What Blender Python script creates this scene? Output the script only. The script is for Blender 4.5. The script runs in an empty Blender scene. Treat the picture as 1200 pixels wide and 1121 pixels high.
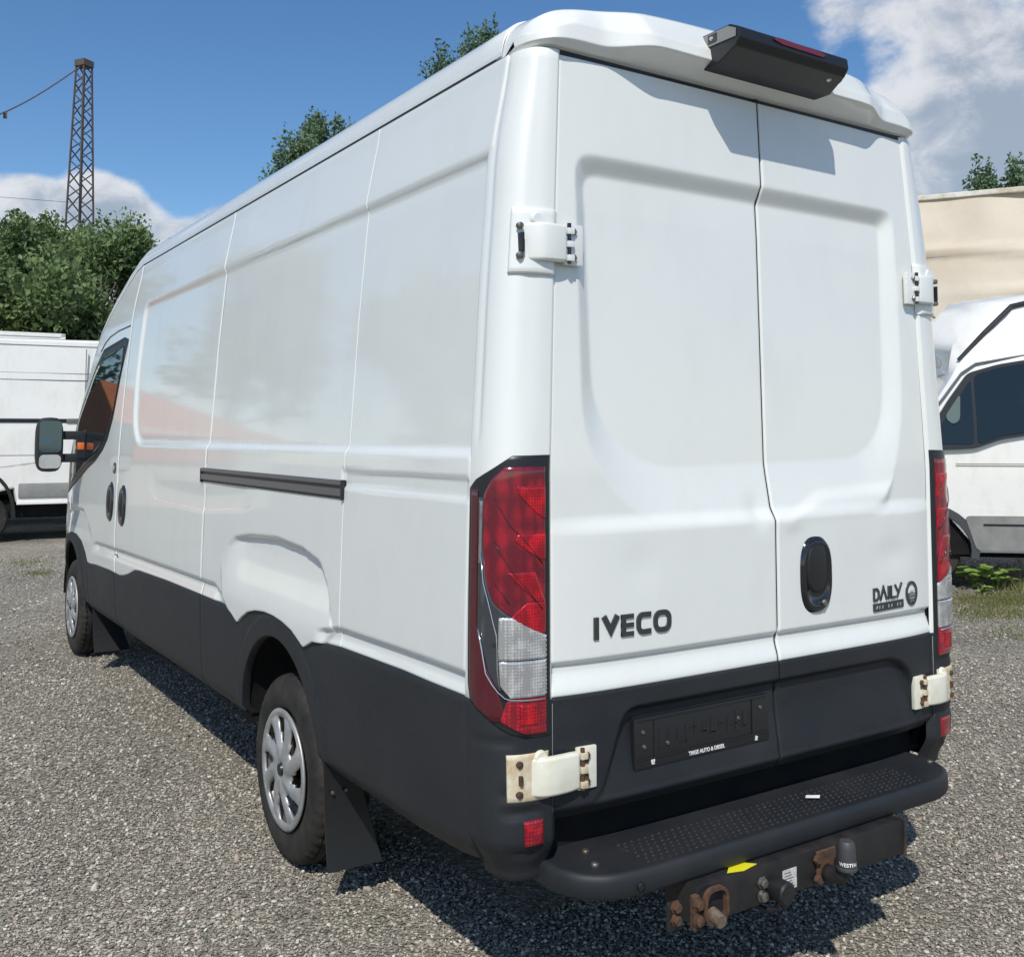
import bpy, bmesh, math, random
import numpy as np
from math import pi, sin, cos, radians, atan2, sqrt
from mathutils import Vector, Matrix

S = bpy.context.scene
COL = S.collection
random.seed(7)
RNG = np.random.default_rng(11)

# ------------------------------------------------------------------ camera
cam_d = bpy.data.cameras.new('camera')
cam = bpy.data.objects.new('camera', cam_d); COL.objects.link(cam); S.camera = cam
cam_d.sensor_fit = 'HORIZONTAL'; cam_d.sensor_width = 36.0
cam_d.lens = 36.0 * 1183.45 / 1200.0
cam_d.shift_y = -129.4 / 1200.0
cam_d.clip_start = 0.05; cam_d.clip_end = 3000
YAW, PITCH = 0.5788, 0.0666
f = Vector((sin(YAW)*cos(PITCH), cos(YAW)*cos(PITCH), sin(PITCH)))
r = Vector((cos(YAW), -sin(YAW), 0)); u = r.cross(f)
M = Matrix(((r.x, u.x, -f.x, -2.3931), (r.y, u.y, -f.y, -2.2000), (r.z, u.z, -f.z, 1.6044), (0, 0, 0, 1)))
cam.matrix_world = M; CR, CU, CF = r.copy(), u.copy(), f.copy()
S.render.resolution_x = 1024; S.render.resolution_y = 956

# ------------------------------------------------------------------ light
SUN_DIR = Vector((-0.58, -0.68, 1.0)).normalized()
W_ = bpy.data.worlds.new('World'); S.world = W_; W_.use_nodes = True
nt = W_.node_tree; nt.nodes.clear()
def wn(t, **k):
    n = nt.nodes.new(t)
    for a, b in k.items(): setattr(n, a, b)
    return n
sky = wn('ShaderNodeTexSky', sky_type='NISHITA', sun_disc=False)
sky.sun_elevation = math.asin(SUN_DIR.z); sky.sun_rotation = atan2(SUN_DIR.x, SUN_DIR.y)
sky.altitude = 100; sky.air_density = 1.0; sky.dust_density = 0.3; sky.ozone_density = 3.0
bg1 = wn('ShaderNodeBackground'); bg1.inputs[1].default_value = 0.105
hs = wn('ShaderNodeHueSaturation'); hs.inputs['Saturation'].default_value = 1.19; hs.inputs['Value'].default_value = 1.20
nt.links.new(sky.outputs[0], hs.inputs['Color']); nt.links.new(hs.outputs[0], bg1.inputs[0])
geo = wn('ShaderNodeTexCoord')
def vm(op, a, b=None, s=None):
    n = wn('ShaderNodeVectorMath', operation=op)
    for i, v in enumerate((a, b)):
        if v is None: continue
        if isinstance(v, (tuple, list, Vector)): n.inputs[i].default_value = tuple(v)
        else: nt.links.new(v, n.inputs[i])
    if s is not None: n.inputs['Scale'].default_value = s
    return n
def mt(op, a, b=None, c=None, clamp=False):
    n = wn('ShaderNodeMath', operation=op); n.use_clamp = clamp
    for i, v in enumerate((a, b, c)):
        if v is None: continue
        if isinstance(v, (int, float)): n.inputs[i].default_value = v
        else: nt.links.new(v, n.inputs[i])
    return n.outputs[0]
def mr(v, a, b, c=0.0, d=1.0, smooth=True):
    n = wn('ShaderNodeMapRange', interpolation_type='SMOOTHSTEP' if smooth else 'LINEAR')
    nt.links.new(v, n.inputs[0])
    for i, q in enumerate((a, b, c, d)): n.inputs[i+1].default_value = q
    return n.outputs[0]
D = vm('NORMALIZE', geo.outputs['Generated']).outputs[0]
sep = wn('ShaderNodeSeparateXYZ'); nt.links.new(D, sep.inputs[0])
def fbm(scale, vec, detail=8, rough=0.55, dist=0.0, dz=1.0):
    mpn = wn('ShaderNodeMapping'); nt.links.new(vec, mpn.inputs[0]); mpn.inputs['Scale'].default_value = (1, 1, dz)
    n = wn('ShaderNodeTexNoise'); nt.links.new(mpn.outputs[0], n.inputs['Vector'])
    n.inputs['Scale'].default_value = scale; n.inputs['Detail'].default_value = detail
    n.inputs['Roughness'].default_value = rough; n.inputs['Distortion'].default_value = dist
    return n.outputs[0]
n1 = fbm(3.2, D, 9, 0.56, 0.3, 1.9)
n2 = fbm(9.0, D, 8, 0.6, 0.2, 1.5)
base = mt('ADD', mt('MULTIPLY', n1, 0.75), mt('MULTIPLY', n2, 0.25))
def cdir(px, py):
    v = (px-600)/1183.45*r - (py-431.1)/1183.45*u + f
    return v.normalized()
def blob(px, py, rad, amp):
    d = vm('DOT_PRODUCT', D, cdir(px, py)).outputs['Value']
    return mr(d, cos(radians(rad)), 1.0, 0.0, amp)
dens = base
for b in ((1150, 150, 7, .15), (1020, 10, 7, .12), (1250, 190, 11, .10), (1130, 90, 6, .04),
          (205, 268, 6.5, .26), (90, 262, 5, .18), (330, 300, 8, .15), (-150, 230, 12, .1), (1500, 60, 18, .12)):
    dens = mt('ADD', dens, blob(*b))
for b in ((430, 60, 17, -.22), (50, 60, 13, -.22), (700, -10, 9, -.12), (250, 130, 8, -.05), (900, 66, 3.2, -.06), (960, 76, 3.0, -.06), (1020, 80, 2.8, -.07), (1080, 74, 2.6, -.06), (1140, 66, 2.6, -.06), (1200, 58, 3.0, -.06)):
    dens = mt('ADD', dens, blob(*b))
cov = mr(dens, 0.53, 0.62)
cov = mt('MULTIPLY', cov, mr(sep.outputs[2], -0.02, 0.05))
shade = fbm(4.5, vm('ADD', D, tuple(SUN_DIR*0.035)).outputs[0], 9, 0.6, 0.2, 1.9)
n3 = fbm(16.0, D, 7, 0.62, 0.4, 1.4)
lit = mr(mt('SUBTRACT', mt('ADD', mt('MULTIPLY', n2, .8), mt('MULTIPLY', n3, .95)), mt('MULTIPLY', mt('SUBTRACT', dens, .55), 1.5)), 0.50, 0.92)
cc = wn('ShaderNodeMix', data_type='RGBA'); nt.links.new(lit, cc.inputs[0])
cc.inputs[6].default_value = (0.38, 0.44, 0.52, 1); cc.inputs[7].default_value = (0.84, 0.84, 0.85, 1)
bg2 = wn('ShaderNodeBackground'); bg2.inputs[1].default_value = 1.0; nt.links.new(cc.outputs[2], bg2.inputs[0])
mxs = wn('ShaderNodeMixShader'); nt.links.new(mt('MULTIPLY', cov, 0.86), mxs.inputs[0])
nt.links.new(bg1.outputs[0], mxs.inputs[1]); nt.links.new(bg2.outputs[0], mxs.inputs[2])
wo = wn('ShaderNodeOutputWorld'); nt.links.new(mxs.outputs[0], wo.inputs[0])

sun_d = bpy.data.lights.new('sun', 'SUN'); sun_d.energy = 3.8; sun_d.angle = radians(0.55); sun_d.color = (1.0, 0.955, 0.865)
sun = bpy.data.objects.new('sun', sun_d); COL.objects.link(sun); sun.location = (-6, -7, 12)
sun.rotation_euler = (-SUN_DIR).to_track_quat('-Z', 'Y').to_euler()
S.view_settings.view_transform = 'Standard'; S.view_settings.look = 'None'
S.view_settings.exposure = 0.0; S.view_settings.gamma = 1.0; S.view_settings.use_curve_mapping = False

# ------------------------------------------------------------------ materials
def mat(name, col, rough=0.5, metal=0.0, coat=0.0, spec=0.5, var=0.0, vscale=5.0, bump=0.0, bscale=40.0, col2=None, rvar=0.0, coatr=0.03, trans=0.0, ior=1.5):
    m = bpy.data.materials.new(name); m.use_nodes = True
    n = m.node_tree; p = n.nodes['Principled BSDF']
    p.inputs['Base Color'].default_value = (*col, 1); p.inputs['Roughness'].default_value = rough
    p.inputs['Metallic'].default_value = metal; p.inputs['Coat Weight'].default_value = coat
    p.inputs['Coat Roughness'].default_value = coatr; p.inputs['Specular IOR Level'].default_value = spec
    p.inputs['Transmission Weight'].default_value = trans; p.inputs['IOR'].default_value = ior
    tc = n.nodes.new('ShaderNodeTexCoord')
    if var > 0 or col2:
        a = n.nodes.new('ShaderNodeTexNoise'); a.inputs['Scale'].default_value = vscale; a.inputs['Detail'].default_value = 8
        a.inputs['Roughness'].default_value = 0.62
        n.links.new(tc.outputs['Object'], a.inputs['Vector'])
        k = n.nodes.new('ShaderNodeMapRange'); k.inputs[1].default_value = 0.38; k.inputs[2].default_value = 0.66
        n.links.new(a.outputs[0], k.inputs[0])
        x = n.nodes.new('ShaderNodeMix'); x.data_type = 'RGBA'; n.links.new(k.outputs[0], x.inputs[0])
        c2 = col2 if col2 else tuple(min(1, c*(1-var)) for c in col)
        x.inputs[6].default_value = (*col, 1); x.inputs[7].default_value = (*c2, 1)
        n.links.new(x.outputs[2], p.inputs['Base Color'])
        if rvar:
            q = n.nodes.new('ShaderNodeMapRange'); q.inputs[1].default_value = .3; q.inputs[2].default_value = .7
            q.inputs[3].default_value = rough; q.inputs[4].default_value = rough+rvar
            n.links.new(a.outputs[0], q.inputs[0]); n.links.new(q.outputs[0], p.inputs['Roughness'])
    if bump > 0:
        b = n.nodes.new('ShaderNodeTexNoise'); b.inputs['Scale'].default_value = bscale; b.inputs['Detail'].default_value = 5
        n.links.new(tc.outputs['Object'], b.inputs['Vector'])
        bb = n.nodes.new('ShaderNodeBump'); bb.inputs['Strength'].default_value = 1.0; bb.inputs['Distance'].default_value = bump
        n.links.new(b.outputs[0], bb.inputs['Height']); n.links.new(bb.outputs[0], p.inputs['Normal'])
    return m
def paint_mat(name, col, dirt, wave=0.0):
    m = mat(name, col, 0.42, 0, 1.0, 0.5, bump=wave, bscale=1.6)
    n = m.node_tree; p = n.nodes['Principled BSDF']
    tc = n.nodes.new('ShaderNodeTexCoord'); mp = n.nodes.new('ShaderNodeMapping'); mp.inputs['Scale'].default_value = (1.6, 1.6, .8)
    n.links.new(tc.outputs['Object'], mp.inputs[0])
    a = n.nodes.new('ShaderNodeTexNoise'); a.inputs['Scale'].default_value = 3; a.inputs['Detail'].default_value = 9; a.inputs['Roughness'].default_value = .65
    n.links.new(mp.outputs[0], a.inputs['Vector'])
    k = n.nodes.new('ShaderNodeMapRange'); k.inputs[1].default_value = .48; k.inputs[2].default_value = .8; k.inputs[4].default_value = .6
    n.links.new(a.outputs[0], k.inputs[0])
    s = n.nodes.new('ShaderNodeTexNoise'); s.inputs['Scale'].default_value = 55; s.inputs['Detail'].default_value = 2
    n.links.new(tc.outputs['Object'], s.inputs['Vector'])
    ks = n.nodes.new('ShaderNodeMapRange'); ks.inputs[1].default_value = .735; ks.inputs[2].default_value = .80; ks.inputs[4].default_value = .7
    n.links.new(s.outputs[0], ks.inputs[0])
    mm = n.nodes.new('ShaderNodeMath'); mm.operation = 'MAXIMUM'; n.links.new(k.outputs[0], mm.inputs[0]); n.links.new(ks.outputs[0], mm.inputs[1])
    x = n.nodes.new('ShaderNodeMix'); x.data_type = 'RGBA'; n.links.new(mm.outputs[0], x.inputs[0])
    x.inputs[6].default_value = (*col, 1); x.inputs[7].default_value = (*dirt, 1)
    n.links.new(x.outputs[2], p.inputs['Base Color'])
    q = n.nodes.new('ShaderNodeMapRange'); q.inputs[3].default_value = .015; q.inputs[4].default_value = .10
    n.links.new(a.outputs[0], q.inputs[0]); n.links.new(q.outputs[0], p.inputs['Coat Roughness'])
    return m
WHITE = paint_mat('white_paint', (0.765, 0.78, 0.75), (0.69, 0.70, 0.67), 0.0008)
OLDWHITE = paint_mat('aged_white_paint', (0.80, 0.79, 0.75), (0.62, 0.58, 0.50))
SEAL = mat('seam_sealer', (0.14, 0.145, 0.15), 0.8)
CLAD = mat('black_plastic', (0.0135, 0.0165, 0.021), 0.44, spec=.4, var=.0, col2=(0.024, 0.0255, 0.028), vscale=2.2, bump=.0006, bscale=420, rvar=.22)
def scuff(m, c, s1=26, thr=.63):
    n = m.node_tree; p = n.nodes['Principled BSDF']; src = p.inputs['Base Color'].links[0].from_socket
    tc = n.nodes.new('ShaderNodeTexCoord'); mp = n.nodes.new('ShaderNodeMapping'); mp.inputs['Scale'].default_value = (1, .45, 1.6)
    a = n.nodes.new('ShaderNodeTexNoise'); a.inputs['Scale'].default_value = s1; a.inputs['Detail'].default_value = 12; a.inputs['Roughness'].default_value = .75
    n.links.new(tc.outputs['Object'], mp.inputs[0]); n.links.new(mp.outputs[0], a.inputs['Vector'])
    k = n.nodes.new('ShaderNodeMapRange'); k.inputs[1].default_value = thr; k.inputs[2].default_value = thr+.16; k.inputs[4].default_value = .75; n.links.new(a.outputs[0], k.inputs[0])
    x = n.nodes.new('ShaderNodeMix'); x.data_type = 'RGBA'; n.links.new(k.outputs[0], x.inputs[0]); n.links.new(src, x.inputs[6]); x.inputs[7].default_value = (*c, 1)
    n.links.new(x.outputs[2], p.inputs['Base Color'])
scuff(CLAD, (.075, .072, .067))
TRIM = mat("dark_trim", (0.014, 0.015, 0.017), 0.35, bump=.0002, bscale=300)
GLOSSB = mat('gloss_black', (0.010, 0.012, 0.015), 0.12, coat=.5)
RUBBER = mat('tyre_rubber', (0.015, 0.0145, 0.0145), 0.75, spec=.35, col2=(0.042, 0.037, 0.031), vscale=9, bump=.0008, bscale=160)
DARK = mat('underbody_black', (0.007, 0.0075, 0.008), 0.85, spec=.2, col2=(0.013, 0.012, 0.011), vscale=8)
HUB = mat('hubcap_silver', (0.52, 0.53, 0.54), 0.33, 0.6, col2=(0.36, 0.355, 0.34), vscale=16, rvar=.25)
RUST = mat('rusty_steel', (0.13, 0.062, 0.034), 0.85, .2, col2=(0.050, 0.036, 0.030), vscale=40, bump=.002, bscale=120)
STEEL = mat('dull_steel', (0.30, 0.30, 0.29), 0.45, .8, col2=(0.16, 0.12, 0.08), vscale=60)
BEAM = mat('towbar_black', (0.010, 0.011, 0.013), 0.45, col2=(0.022, 0.019, 0.017), vscale=14, rvar=.2)
CREAM = mat('cream_hinge', (0.76, 0.75, 0.64), 0.4, col2=(0.69, 0.66, 0.53), vscale=25)
CREAMRUST = mat('rust_stained_hinge', (0.66, 0.61, 0.46), 0.6, col2=(0.52, 0.40, 0.24), vscale=38, bump=.001)
def lens_mat(name, c1, c2, scale, rough=.12, metal=0.0, lo=.35, hi=.6, aniso=(1, 1, 1)):
    m = mat(name, c1, rough, metal, 1.0, .5); n = m.node_tree; p = n.nodes['Principled BSDF']
    tc = n.nodes.new('ShaderNodeTexCoord'); mp = n.nodes.new('ShaderNodeMapping'); mp.inputs['Scale'].default_value = aniso
    v = n.nodes.new('ShaderNodeTexVoronoi'); v.inputs['Scale'].default_value = scale; v.inputs['Randomness'].default_value = .12
    n.links.new(tc.outputs['Object'], mp.inputs[0]); n.links.new(mp.outputs[0], v.inputs['Vector'])
    g_ = n.nodes.new('ShaderNodeTexNoise'); g_.inputs['Scale'].default_value = 26; g_.inputs['Detail'].default_value = 3; n.links.new(mp.outputs[0], g_.inputs['Vector'])
    ad = n.nodes.new('ShaderNodeMath'); ad.operation = 'MULTIPLY_ADD'; ad.inputs[1].default_value = 1.5; ad.inputs[2].default_value = -.62
    n.links.new(g_.outputs[0], ad.inputs[0]); a2 = n.nodes.new('ShaderNodeMath'); a2.operation = 'ADD'; n.links.new(v.outputs['Distance'], a2.inputs[0]); n.links.new(ad.outputs[0], a2.inputs[1])
    k = n.nodes.new('ShaderNodeMapRange'); k.inputs[1].default_value = lo; k.inputs[2].default_value = hi; n.links.new(a2.outputs[0], k.inputs[0])
    x = n.nodes.new('ShaderNodeMix'); x.data_type = 'RGBA'; n.links.new(k.outputs[0], x.inputs[0]); x.inputs[6].default_value = (*c1, 1); x.inputs[7].default_value = (*c2, 1)
    n.links.new(x.outputs[2], p.inputs['Base Color']); return m
REDD = lens_mat('dark_red_lens', (0.30, 0.004, 0.020), (0.12, 0.003, 0.014), 30, lo=.25, hi=.75, aniso=(1, 1, .5))
REDB = lens_mat('red_reflector', (0.92, 0.010, 0.030), (0.36, 0.004, 0.018), 125, .2, .45, lo=.2, hi=.65)
REDM = lens_mat('red_lens', (0.46, 0.006, 0.022), (0.20, 0.003, 0.014), 100)
SILVR = lens_mat('clear_reflector', (0.96, 0.96, 0.97), (0.50, 0.51, 0.52), 125, .16, .60, lo=.2, hi=.7)
CHROME = mat('chrome_line', (.75, .75, .76), .15, .9)
WINE = mat('side_wine_lens', (.075, .003, .010), .12, 0, 1.0)
HAZE = mat('cloudy_lens', (.30, .29, .30), .2, .2, 1.0, col2=(.14, .12, .13), vscale=14)
SMOKE = lens_mat('smoked_lens', (0.10, 0.11, 0.12), (0.055, 0.062, 0.07), 40, .08, .4, aniso=(1, 1, .25))
GLASS = mat('tinted_glass', (0.010, 0.016, 0.019), 0.02, 0, 0.0, .5)
BADGE = mat('badge_grey', (0.065, 0.075, 0.08), 0.3, .6, .5)
BADGE2 = mat('badge_light', (0.42, 0.44, 0.45), 0.4, .3)
PRINT = mat('white_print', (0.75, 0.75, 0.74), 0.6)
YEL = mat('yellow_sticker', (0.75, 0.68, 0.02), 0.5)
ORANGE = mat('orange_lens', (0.8, 0.16, 0.03), 0.2, 0, 1)
LABELM = mat('paper_label', (0.66, 0.66, 0.62), 0.6, col2=(0.4, 0.4, 0.37), vscale=70)
RAIL = mat('rail_grey', (0.20, 0.20, 0.205), 0.35, .6)
GREYPL = mat('grey_plastic', (0.25, 0.25, 0.24), 0.6, col2=(0.19, 0.19, 0.18))
MIRR = mat('mirror_glass', (0.8, 0.82, 0.84), 0.02, 1.0)

# ------------------------------------------------------------------ mesh helpers
ORG = {}
def tag(o, label=None, cat=None, group=None, kind=None):
    if label: o['label'] = label
    if cat: o['category'] = cat
    if group: o['group'] = group
    if kind: o['kind'] = kind
    return o
def thing(name, label, cat, loc=(0, 0, 0), rotz=0, group=None):
    o = bpy.data.objects.new(name, None); COL.objects.link(o); o.location = loc; o.rotation_euler = (0, 0, rotz)
    o.empty_display_size = .2
    ORG[o.name] = Vector(loc) if rotz == 0 else Vector((0, 0, 0))
    return tag(o, label, cat, group)
def mk(name, V, F, m, parent=None, smooth=True, origin=None):
    V = np.asarray(V, float)
    off = np.zeros(3)
    if parent is not None: off = np.array(ORG.get(parent.name, Vector((0, 0, 0))))
    me = bpy.data.meshes.new(name); me.from_pydata((V-off).tolist(), [], [tuple(q) for q in F])
    if smooth: me.shade_smooth()
    me.materials.append(m)
    o = bpy.data.objects.new(name, me); COL.objects.link(o)
    if parent is not None: o.parent = parent
    ORG[o.name] = Vector(off)
    me.validate()
    return o
def fix_normals(o, smooth=True):
    bm = bmesh.new(); bm.from_mesh(o.data); bmesh.ops.recalc_face_normals(bm, faces=bm.faces); bm.to_mesh(o.data); bm.free()
    return o
SPLIT = {'badge_mark', 'plate_mark_', 'plate_screw', 'hinge_pin', 'hinge_knuckle', 'hinge_bolt', 'hinge_recess', 'rail_strip', 'rail_end', 'step_bolt', 'flap_bolt', 'mirror_arm', 'side_arm', 'edge_rail', 'chassis', 'cross_arm', 'beam_end_plate', 'ring'}
class MB:
    def __init__(s): s.V = []; s.F = []; s.st = []
    def add(s, V, F):
        n = len(s.V); s.st.append((n, len(s.F))); s.V += [tuple(v) for v in V]; s.F += [tuple(i+n for i in q) for q in F]; return s
    def box(s, a, b, bev=0.0, R=None, c=None):
        x0, y0, z0 = [min(p, q) for p, q in zip(a, b)]; x1, y1, z1 = [max(p, q) for p, q in zip(a, b)]
        e = min(bev, .49*min(x1-x0, y1-y0, z1-z0))
        if e <= 0:
            V = [(x, y, z) for x in (x0, x1) for y in (y0, y1) for z in (z0, z1)]
            F = [(0, 1, 3, 2), (4, 6, 7, 5), (0, 4, 5, 1), (2, 3, 7, 6), (0, 2, 6, 4), (1, 5, 7, 3)]
        else:
            bm = bmesh.new(); bmesh.ops.create_cube(bm, size=1)
            for v in bm.verts: v.co = Vector(((x0+x1)/2+v.co.x*(x1-x0), (y0+y1)/2+v.co.y*(y1-y0), (z0+z1)/2+v.co.z*(z1-z0)))
            bmesh.ops.bevel(bm, geom=bm.edges[:], offset=e, segments=2, affect='EDGES', profile=.6)
            bm.verts.index_update(); V = [tuple(v.co) for v in bm.verts]; F = [tuple(v.index for v in q.verts) for q in bm.faces]; bm.free()
        if R is not None: V = [tuple(R @ (Vector(v)-Vector(c)) + Vector(c)) for v in V]
        return s.add(V, F)
    def tube(s, pts, rad, n=8, cap=True):
        pts = [Vector(p) for p in pts]; V = []; F = []
        rr = rad if isinstance(rad, (list, tuple)) else [rad]*len(pts)
        for i, p in enumerate(pts):
            t = (pts[min(i+1, len(pts)-1)]-pts[max(i-1, 0)]).normalized()
            a = t.orthogonal().normalized() if i == 0 else (a - t*a.dot(t)).normalized()
            b = t.cross(a)
            for k in range(n): V.append(tuple(p+(a*cos(2*pi*k/n)+b*sin(2*pi*k/n))*rr[i]))
        for i in range(len(pts)-1):
            for k in range(n): F.append((i*n+k, i*n+(k+1) % n, (i+1)*n+(k+1) % n, (i+1)*n+k))
        if cap: F.append(tuple(range(n))[::-1]); F.append(tuple((len(pts)-1)*n+k for k in range(n)))
        return s.add(V, F)
    def lathe(s, prof, c, axis='x', n=48, cap=False):
        V = []; F = []
        for a, rad in prof:
            for k in range(n):
                q = 2*pi*k/n
                if axis == 'x': V.append((c[0]+a, c[1]+rad*cos(q), c[2]+rad*sin(q)))
                elif axis == 'y': V.append((c[0]+rad*cos(q), c[1]+a, c[2]+rad*sin(q)))
                else: V.append((c[0]+rad*cos(q), c[1]+rad*sin(q), c[2]+a))
        for i in range(len(prof)-1):
            for k in range(n): F.append((i*n+k, i*n+(k+1) % n, (i+1)*n+(k+1) % n, (i+1)*n+k))
        if cap: F.append(tuple(range(n))); F.append(tuple((len(prof)-1)*n+k for k in range(n)))
        return s.add(V, F)
    def prism(s, poly, f0, f1):
        """poly list of 2D pts; f0/f1 map a 2D point to 3D for each cap"""
        n = len(poly); V = [f0(p) for p in poly]+[f1(p) for p in poly]
        F = [tuple(range(n))[::-1], tuple(range(n, 2*n))]+[(i, (i+1) % n, n+(i+1) % n, n+i) for i in range(n)]
        return s.add(V, F)
    def build(s, name, m, parent=None, smooth=False, angle=None):
        if name in SPLIT and len(s.st) > 1:
            out = None
            for q, (v0, f0) in enumerate(s.st):
                v1, f1 = s.st[q+1] if q+1 < len(s.st) else (len(s.V), len(s.F))
                p = MB(); p.V = s.V[v0:v1]; p.F = [tuple(i-v0 for i in g_) for g_ in s.F[f0:f1]]; p.st = [(0, 0)]
                o = p.build(name, m, parent, smooth, angle); out = out or o
            return out
        o = mk(name, s.V, s.F, m, parent, smooth)
        fix_normals(o)
        if angle: o.data.shade_smooth(); 
        if angle: 
            try: o.data.set_sharp_from_angle(angle=radians(angle))
            except Exception: pass
        return o
def box(name, a, b, m, parent, bev=0.003, R=None, c=None):
    return MB().box(a, b, bev, R, c).build(name, m, parent, angle=40)

def ss(a, b, x):
    t = np.clip((np.asarray(x, float)-a)/(b-a), 0, 1); return t*t*(3-2*t)
def fillet(P, r, n=6):
    P = [np.array(p, float) for p in P]; out = []
    N = len(P)
    for i in range(N):
        a, b, c = P[i-1], P[i], P[(i+1) % N]
        rr = r[i] if isinstance(r, (list, tuple)) else r
        d1 = min(rr, .45*np.linalg.norm(a-b)); d2 = min(rr, .45*np.linalg.norm(c-b))
        p0 = b+(a-b)/np.linalg.norm(a-b)*d1; p1 = b+(c-b)/np.linalg.norm(c-b)*d2
        for k in range(n+1):
            t = k/n; out.append((1-t)**2*p0+2*t*(1-t)*b+t*t*p1)
    return np.array(out)
def sdp(P, x, y):
    """signed distance to polygon, negative inside"""
    x = np.asarray(x, float); y = np.asarray(y, float)
    d = np.full(x.shape, 1e9); ins = np.zeros(x.shape, bool); n = len(P)
    for i in range(n):
        ax, ay = P[i-1]; bx, by = P[i]
        ex, ey = bx-ax, by-ay; L = ex*ex+ey*ey+1e-12
        t = np.clip(((x-ax)*ex+(y-ay)*ey)/L, 0, 1)
        d = np.minimum(d, (x-ax-t*ex)**2+(y-ay-t*ey)**2)
        c = (ay > y) != (by > y)
        with np.errstate(divide='ignore', invalid='ignore'):
            xi = ax+(y-ay)/(by-ay+1e-15)*ex
        ins ^= c & (x < xi)
    d = np.sqrt(d); return np.where(ins, -d, d)
def sline(P, x, y):
    """signed distance to an open polyline (positive on its left)"""
    x = np.asarray(x, float); y = np.asarray(y, float); d = np.full(x.shape, 1e9); s = np.zeros(x.shape)
    for i in range(len(P)-1):
        ax, ay = P[i]; bx, by = P[i+1]; ex, ey = bx-ax, by-ay; L = ex*ex+ey*ey
        t = np.clip(((x-ax)*ex+(y-ay)*ey)/L, 0, 1)
        q = np.sqrt((x-ax-t*ex)**2+(y-ay-t*ey)**2); k = q < d
        d = np.where(k, q, d); s = np.where(k, np.sign(ex*(y-ay)-ey*(x-ax)), s)
    return d*s

def panel(name, A, B, surf, m, parent, inward, e=0.003, lip=0.014, rings=True):
    """A,B 2D arrays of surface coordinates; surf(A,B)->(...,3). Folds an edge inward all round."""
    P = surf(A, B); nr, nc = A.shape
    if rings:
        def ext(P):
            def e1(Q):
                d0 = Q[0]-Q[1]; d1 = Q[-1]-Q[-2]
                d0 /= np.linalg.norm(d0, axis=-1, keepdims=True)+1e-12; d1 /= np.linalg.norm(d1, axis=-1, keepdims=True)+1e-12
                return np.concatenate([(Q[0]+d0*e)[None], Q, (Q[-1]+d1*e)[None]])
            Q = e1(P); Q = np.swapaxes(e1(np.swapaxes(Q, 0, 1)), 0, 1); return Q
        Q = ext(P); inw = inward if callable(inward) else (lambda p: np.array(inward, float))
        msk = np.zeros(Q.shape[:2], bool); msk[0] = msk[-1] = True; msk[:, 0] = msk[:, -1] = True
        Q[msk] += inw(Q[msk])*e
        # second ring: straight inward
        n0, n1 = Q.shape[:2]; Z = np.zeros((n0+2, n1+2, 3)); Z[1:-1, 1:-1] = Q
        Z[0, 1:-1] = Q[0]; Z[-1, 1:-1] = Q[-1]; Z[1:-1, 0] = Q[:, 0]; Z[1:-1, -1] = Q[:, -1]
        Z[0, 0] = Q[0, 0]; Z[0, -1] = Q[0, -1]; Z[-1, 0] = Q[-1, 0]; Z[-1, -1] = Q[-1, -1]
        msk = np.zeros(Z.shape[:2], bool); msk[0] = msk[-1] = True; msk[:, 0] = msk[:, -1] = True
        Z[msk] += inw(Z[msk])*lip
        P = Z
    nr, nc = P.shape[:2]
    V = P.reshape(-1, 3)
    i = np.arange(nr-1)[:, None]*nc+np.arange(nc-1)[None]
    F = np.stack([i, i+1, i+nc+1, i+nc], -1).reshape(-1, 4).tolist()
    o = mk(name, V, F, m, parent, True); fix_normals(o)
    return o

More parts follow.
